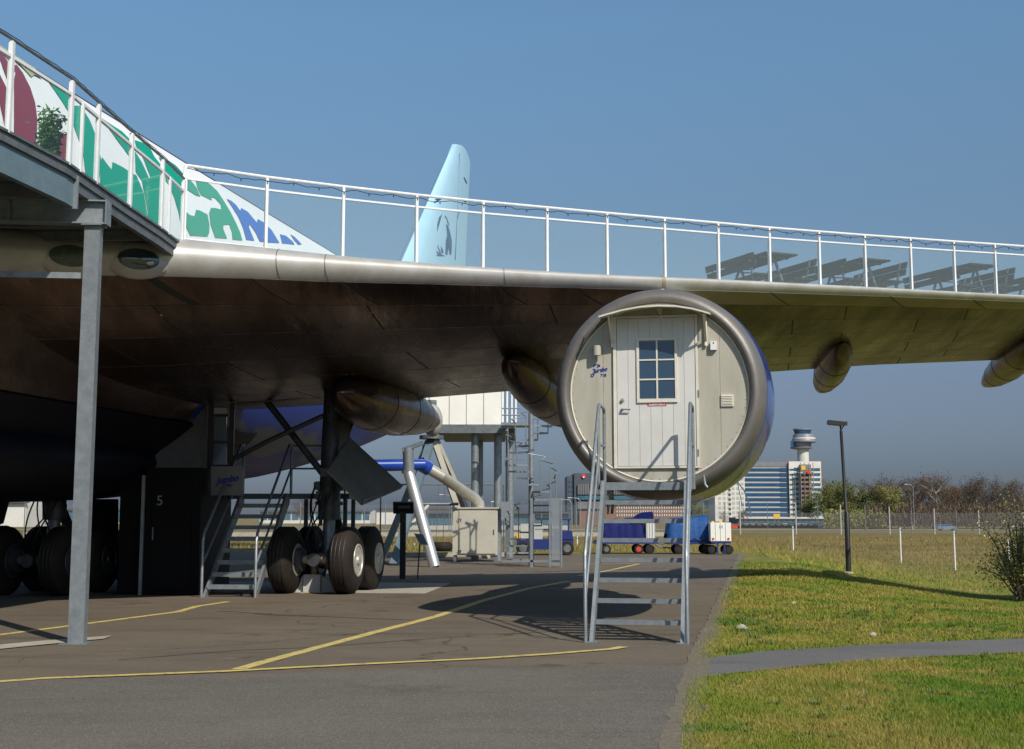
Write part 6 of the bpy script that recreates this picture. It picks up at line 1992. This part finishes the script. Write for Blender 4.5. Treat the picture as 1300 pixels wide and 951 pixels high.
# row of parked cars, tiny in the distance
pcr = random.Random(5)
carm = ['b_white', 'b_dark', 'b_beige', 'b_glass', 'red']
ORD = ['first', 'second', 'third', 'fourth', 'fifth', 'sixth', 'seventh', 'eighth', 'ninth', 'tenth', 'eleventh', 'twelfth', 'thirteenth']
for k in range(13):
    px = 938 + k * 8.2
    x_ = wx(px, 340)
    m_ = carm[pcr.randrange(5)]
    word = {'b_white': 'white', 'b_dark': 'dark', 'b_beige': 'beige', 'b_glass': 'dark blue', 'red': 'red'}[m_]
    c = thing('parked_car', word + ' car, ' + ORD[k] + ' from the left in the distant row before the office block', 'car', (x_, 340, -1.6), 0, 'distant row of parked cars')
    pr2 = [(-2, .3), (-2.05, .8), (-1.4, .9), (-.8, 1.42), (.9, 1.42), (1.5, .95), (2.05, .85), (2.05, .3)]
    MB().loft([[(x_ + x, 340 + y, z - 1.6) for x, z in pr2] for y in (-.85, .85)]).build('body', m_, c)
    MB().loft([[(x_ + x, 340 + y, z - 1.6) for x, z in ((-1.25, .95), (-.75, 1.34), (.85, 1.34), (1.35, .98))] for y in (-.87, -.855)]).build('side_window', 'b_dark', c)

# ================================================================== TREES
def tree(name, label, H, W, seed, leaf, bark, nleaf, lsize, bare=False, base=.18, group=None, upright=.5):
    r_ = random.Random(seed)
    t = thing(name, label, 'tree', (0, 0, 0), 0, group)
    tk = MB()
    tips = []
    def limb(p, d, L, rad, lev):
        pts, rads = [p], [rad]
        q = p
        n = 4
        for i in range(n):
            d = (d + Vector((r_.gauss(0, .16), r_.gauss(0, .16), r_.gauss(.05, .08)))).normalized()
            q = q + d * (L / n)
            pts.append(q); rads.append(rad * (1 - .75 * (i + 1) / n))
            if lev < 2 and i >= (1 if lev == 0 else 0):
                for _ in range(3 if lev == 0 else 2):
                    an = r_.uniform(0, 6.283)
                    side = Vector((cos(an), sin(an), 0))
                    nd = (d * upright + side * .8 + Vector((0, 0, .2))).normalized()
                    limb(q, nd, L * r_.uniform(.38, .58) * (1 if lev else W / H * 1.5), rad * .42, lev + 1)
            elif lev == 2:
                tips.append(q)
        tips.append(q)
        tk.tube(pts, rads, 5 if lev else 7, caps=False)
    limb(Vector((0, 0, 0)), Vector((0, 0, 1)), H * .86, H * .018, 0)
    tk.build('trunk', bark, t, True, local=True)
    lf_ = MB()
    tips = [q for q in tips if q.z > H * base]
    for k in range(nleaf):
        c = r_.choice(tips)
        p = c + Vector((r_.gauss(0, 1), r_.gauss(0, 1), r_.gauss(0, .8))) * (W * .075)
        a_ = Vector((r_.gauss(0, 1), r_.gauss(0, 1), r_.gauss(0, 1))).normalized()
        if bare:
            a_ = (a_ + Vector((0, 0, 1.3))).normalized()
            b_ = a_.cross(Vector((r_.gauss(0, 1), r_.gauss(0, 1), r_.gauss(0, 1)))).normalized()
            l_ = lsize * r_.uniform(.6, 1.6) * 2.2
            lf_.add([p, p + a_ * l_ + b_ * l_ * .25, p + a_ * l_ * .9 - b_ * l_ * .2], [(0, 1, 2)])
        else:
            b_ = a_.cross(Vector((r_.gauss(0, 1), r_.gauss(0, 1), r_.gauss(0, 1)))).normalized()
            l_ = lsize * r_.uniform(.6, 1.5)
            lf_.add([p, p + a_ * l_ + b_ * l_ * .4, p + a_ * l_ * 1.8, p + a_ * l_ - b_ * l_ * .4], [(0, 1, 2, 3)])
    lf_.build('crown', leaf, t, local=True)
    return t
protos = {
    'brown': [tree('bare_tree', 'tmp', 9.5, 6, s, 'leaf_brown', 'bark', 2600, .11, True) for s in (1, 2, 3)],
    'birch': [tree('bare_tree', 'tmp', 9.5, 5, 9, 'leaf_brown', 'birch', 1900, .11, True)],
    'rust': [tree('rusty_tree', 'tmp', 9, 6, 4, 'leaf_rust', 'bark', 2400, .14)],
    'green': [tree('green_tree', 'tmp', 8, 5, s, 'leaf_green', 'bark', 4600, .20) for s in (5, 6)],
    'olive': [tree('green_tree', 'tmp', 8, 5.5, 8, 'leaf_olive', 'bark', 4400, .20)],
}
used = {}
PH = {'brown': 9.5, 'birch': 9.5, 'rust': 9, 'green': 8, 'olive': 8}
def put(kind, px, ytop, Y, label, group, ybase=None):
    lst = protos[kind]
    k = used.get(kind, 0); used[kind] = k + 1
    pr_ = lst[k % len(lst)]
    x_ = wx(px, Y); h = wz(ytop, Y) - tz(wx(px, Y), Y)
    s_ = h / PH[kind] * 0.94
    loc = (x_, Y, tz(x_, Y) - .05)
    if k < len(lst):
        pr_.location = loc; pr_.scale = (s_,) * 3; pr_.rotation_euler = (0, 0, k * 1.3)
        pr_['label'] = label; pr_['group'] = group
    else:
        copy_tree(pr_, loc, k * 2.39, s_, label)['group'] = group
tr_ = random.Random(21)
gw = 'wood beyond the far road'
tl = [('green', 1040, 634), ('olive', 1049, 630), ('green', 1060, 624), ('green', 1072, 620), ('olive', 1083, 622), ('green', 1093, 628), ('olive', 1103, 622), ('green', 1112, 627),
      ('brown', 1122, 613), ('rust', 1131, 628), ('olive', 1141, 624), ('olive', 1147, 634), ('brown', 1152, 614), ('birch', 1158, 620), ('rust', 1166, 614), ('brown', 1174, 622),
      ('brown', 1184, 611), ('birch', 1192, 614), ('olive', 1200, 624), ('rust', 1208, 622), ('brown', 1216, 620), ('brown', 1226, 628), ('brown', 1235, 612), ('brown', 1244, 622),
      ('brown', 1254, 624), ('brown', 1262, 616), ('brown', 1272, 617), ('brown', 1282, 622), ('brown', 1292, 628), ('brown', 1302, 624)]
names = {'brown': 'bare brown tree', 'birch': 'pale stemmed bare birch', 'rust': 'rust coloured tree', 'green': 'fresh green tree', 'olive': 'olive green tree'}
seen = {}
for i, (k, px, yt) in enumerate(tl):
    where = ('right of the office block' if px < 1062 else 'behind the black lamp post' if px < 1090 else 'left of the far street light' if px < 1158 else
             'above the blue car' if 1190 < px < 1215 else 'right of the far street light' if px < 1192 else 'above the flowering bush' if px > 1245 else 'between the blue car and the bush')
    kk = (k, where); seen[kk] = seen.get(kk, 0) + 1
    o_ = ['', ', second from left', ', third from left', ', fourth from left', ', fifth from left', ', sixth from left'][seen[kk] - 1]
    put(k, px, yt, tr_.uniform(335, 385), names[k] + ' in the wood, ' + where + o_, gw)
# second, lower row filling the wood, one mass
hedge_r = random.Random(33)
hm = MB()
for k in range(9500):
    px = hedge_r.uniform(1098, 1330); Y = hedge_r.uniform(330, 385)
    x_ = wx(px, Y); zt3 = (6.2 + 1.6 * noise.noise(Vector((x_ * .15, 1, 0)))) * hedge_r.uniform(.15, 1)
    l_ = hedge_r.uniform(.7, 1.8)
    a_ = Vector((hedge_r.gauss(0, .35), hedge_r.gauss(0, .35), 1)).normalized() * l_
    b_ = Vector((hedge_r.gauss(0, 1), hedge_r.gauss(0, .4), 0)).normalized() * .13
    p = Vector((x_, Y, zt3 - .4 + tz(x_, Y)))
    hm.add([p - b_, p + b_, p + a_], [(0, 1, 2)])
o = hm.build('undergrowth', 'leaf_brown'); o['kind'] = 'stuff'; o['label'] = 'reddish brown undergrowth of the wood beyond the far road'
hm = MB()
for k in range(7000):
    px = hedge_r.uniform(1046, 1125); Y = hedge_r.uniform(330, 385)
    x_ = wx(px, Y); zt3 = 4.8 * hedge_r.uniform(.1, 1)
    a_ = Vector((hedge_r.gauss(0, 1), hedge_r.gauss(0, 1), hedge_r.gauss(0, 1))).normalized() * .5
    b_ = Vector((hedge_r.gauss(0, 1), hedge_r.gauss(0, 1), hedge_r.gauss(0, 1))).normalized() * .3
    p = Vector((x_, Y, zt3 + tz(x_, Y)))
    hm.add([p - b_, p + b_, p + a_], [(0, 1, 2)])
o = hm.build('undergrowth', 'leaf_olive'); o['kind'] = 'stuff'; o['label'] = 'olive green undergrowth below the trees right of the office block'
for k, px, yt, Y, lab in (('brown', 393, 638, 330, 'bare reddish tree seen beside the landing gear strut'), ('brown', 381, 642, 335, 'smaller bare tree left of the landing gear strut'), ('green', 883, 641, 420, 'round green tree left of the white block'), ('olive', 897, 645, 410, 'olive tree in front of the white block'),
                          ('brown', 935, 649, 380, 'low bare tree before the white block'), ('brown', 945, 651, 380, 'low bare tree at the corner of the office block'), ('brown', 350, 650, 360, 'low bare tree behind the under-wing stairs'),
                          ('brown', 918, 652, 370, 'low reddish tree above the white box trailer'), ('olive', 868, 652, 400, 'low olive tree above the bright blue tarpaulin')):
    put(k, px, yt, Y, lab, 'scattered far trees')

# near bush on the right, spring leaves with white blossom
bs = at(1296, 750, 42.0)
zb_ = tz(bs.x, 42.0)
bush = thing('flowering_bush', 'loose olive green bush with white blossom leaning in from the right edge', 'bush', (bs.x, 42.0, zb_))
r_ = random.Random(17)
tk, lf_, bl_ = MB(), MB(), MB()
base = Vector((bs.x, 42.0, zb_))
for k in range(34):
    an = r_.uniform(0, 6.283); sp__ = r_.uniform(.2, 1.75)
    end = base + Vector((cos(an) * sp__, sin(an) * sp__ * .9, r_.uniform(1.2, 3.4) - sp__ * .35))
    mid = base.lerp(end, .5) + Vector((0, 0, .3))
    tk.tube([base + Vector((cos(an) * .05, sin(an) * .05, 0)), mid, end], [.04, .022, .006], 5, caps=False)
    for j in range(150):
        t = r_.uniform(.25, 1.05)
        c = (base.lerp(mid, t * 2) if t < .5 else mid.lerp(end, (t - .5) * 2)) + Vector((r_.gauss(0, 1), r_.gauss(0, 1), r_.gauss(0, .9))) * .24
        a_ = Vector((r_.gauss(0, 1), r_.gauss(0, 1), r_.gauss(0, 1))).normalized()
        b_ = a_.cross(Vector((r_.gauss(0, 1), r_.gauss(0, 1), r_.gauss(0, 1)))).normalized()
        l_ = r_.uniform(.03, .065)
        (bl_ if (r_.random() < .05 and c.z > base.z + 1.6) else lf_).add([c, c + a_ * l_ + b_ * l_ * .45, c + a_ * l_ * 1.9, c + a_ * l_ - b_ * l_ * .45], [(0, 1, 2, 3)])
tk.build('stems', 'bark', bush, True)
lf_.build('foliage', 'leaf_olive', bush)
bl_.build('blossom', 'blossom', bush)
# dry weeds along the lower bank, beyond the lawn
wd = MB()
for k in range(16000):
    Y = r_.uniform(47, 100); px = r_.uniform(935, 1330)
    x_ = wx(px, Y)
    if x_ < e1.x + .3 and Y < 60: continue
    z_ = tz(x_, Y)
    h = r_.uniform(.06, .22); b_ = Vector((r_.gauss(0, 1), r_.gauss(0, .3), 0)).normalized() * .018
    p = Vector((x_, Y, z_ - .02))
    wd.add([p - b_, p + b_, p + Vector((r_.gauss(0, .06), r_.gauss(0, .06), h))], [(0, 1, 2)])
for k in range(14000):
    Y = 60 + 42 * r_.random() ** 1.4; px = r_.uniform(-20, 940)
    x_ = wx(px, Y)
    h = r_.uniform(.08, .28); b_ = Vector((r_.gauss(0, 1), r_.gauss(0, .3), 0)).normalized() * .02
    p = Vector((x_, Y, -.02))
    wd.add([p - b_, p + b_, p + Vector((r_.gauss(0, .06), r_.gauss(0, .06), h))], [(0, 1, 2)])
o = wd.build('dry_weeds', 'blade'); o['kind'] = 'stuff'; o['label'] = 'dry straw coloured weeds of the field beyond the apron'
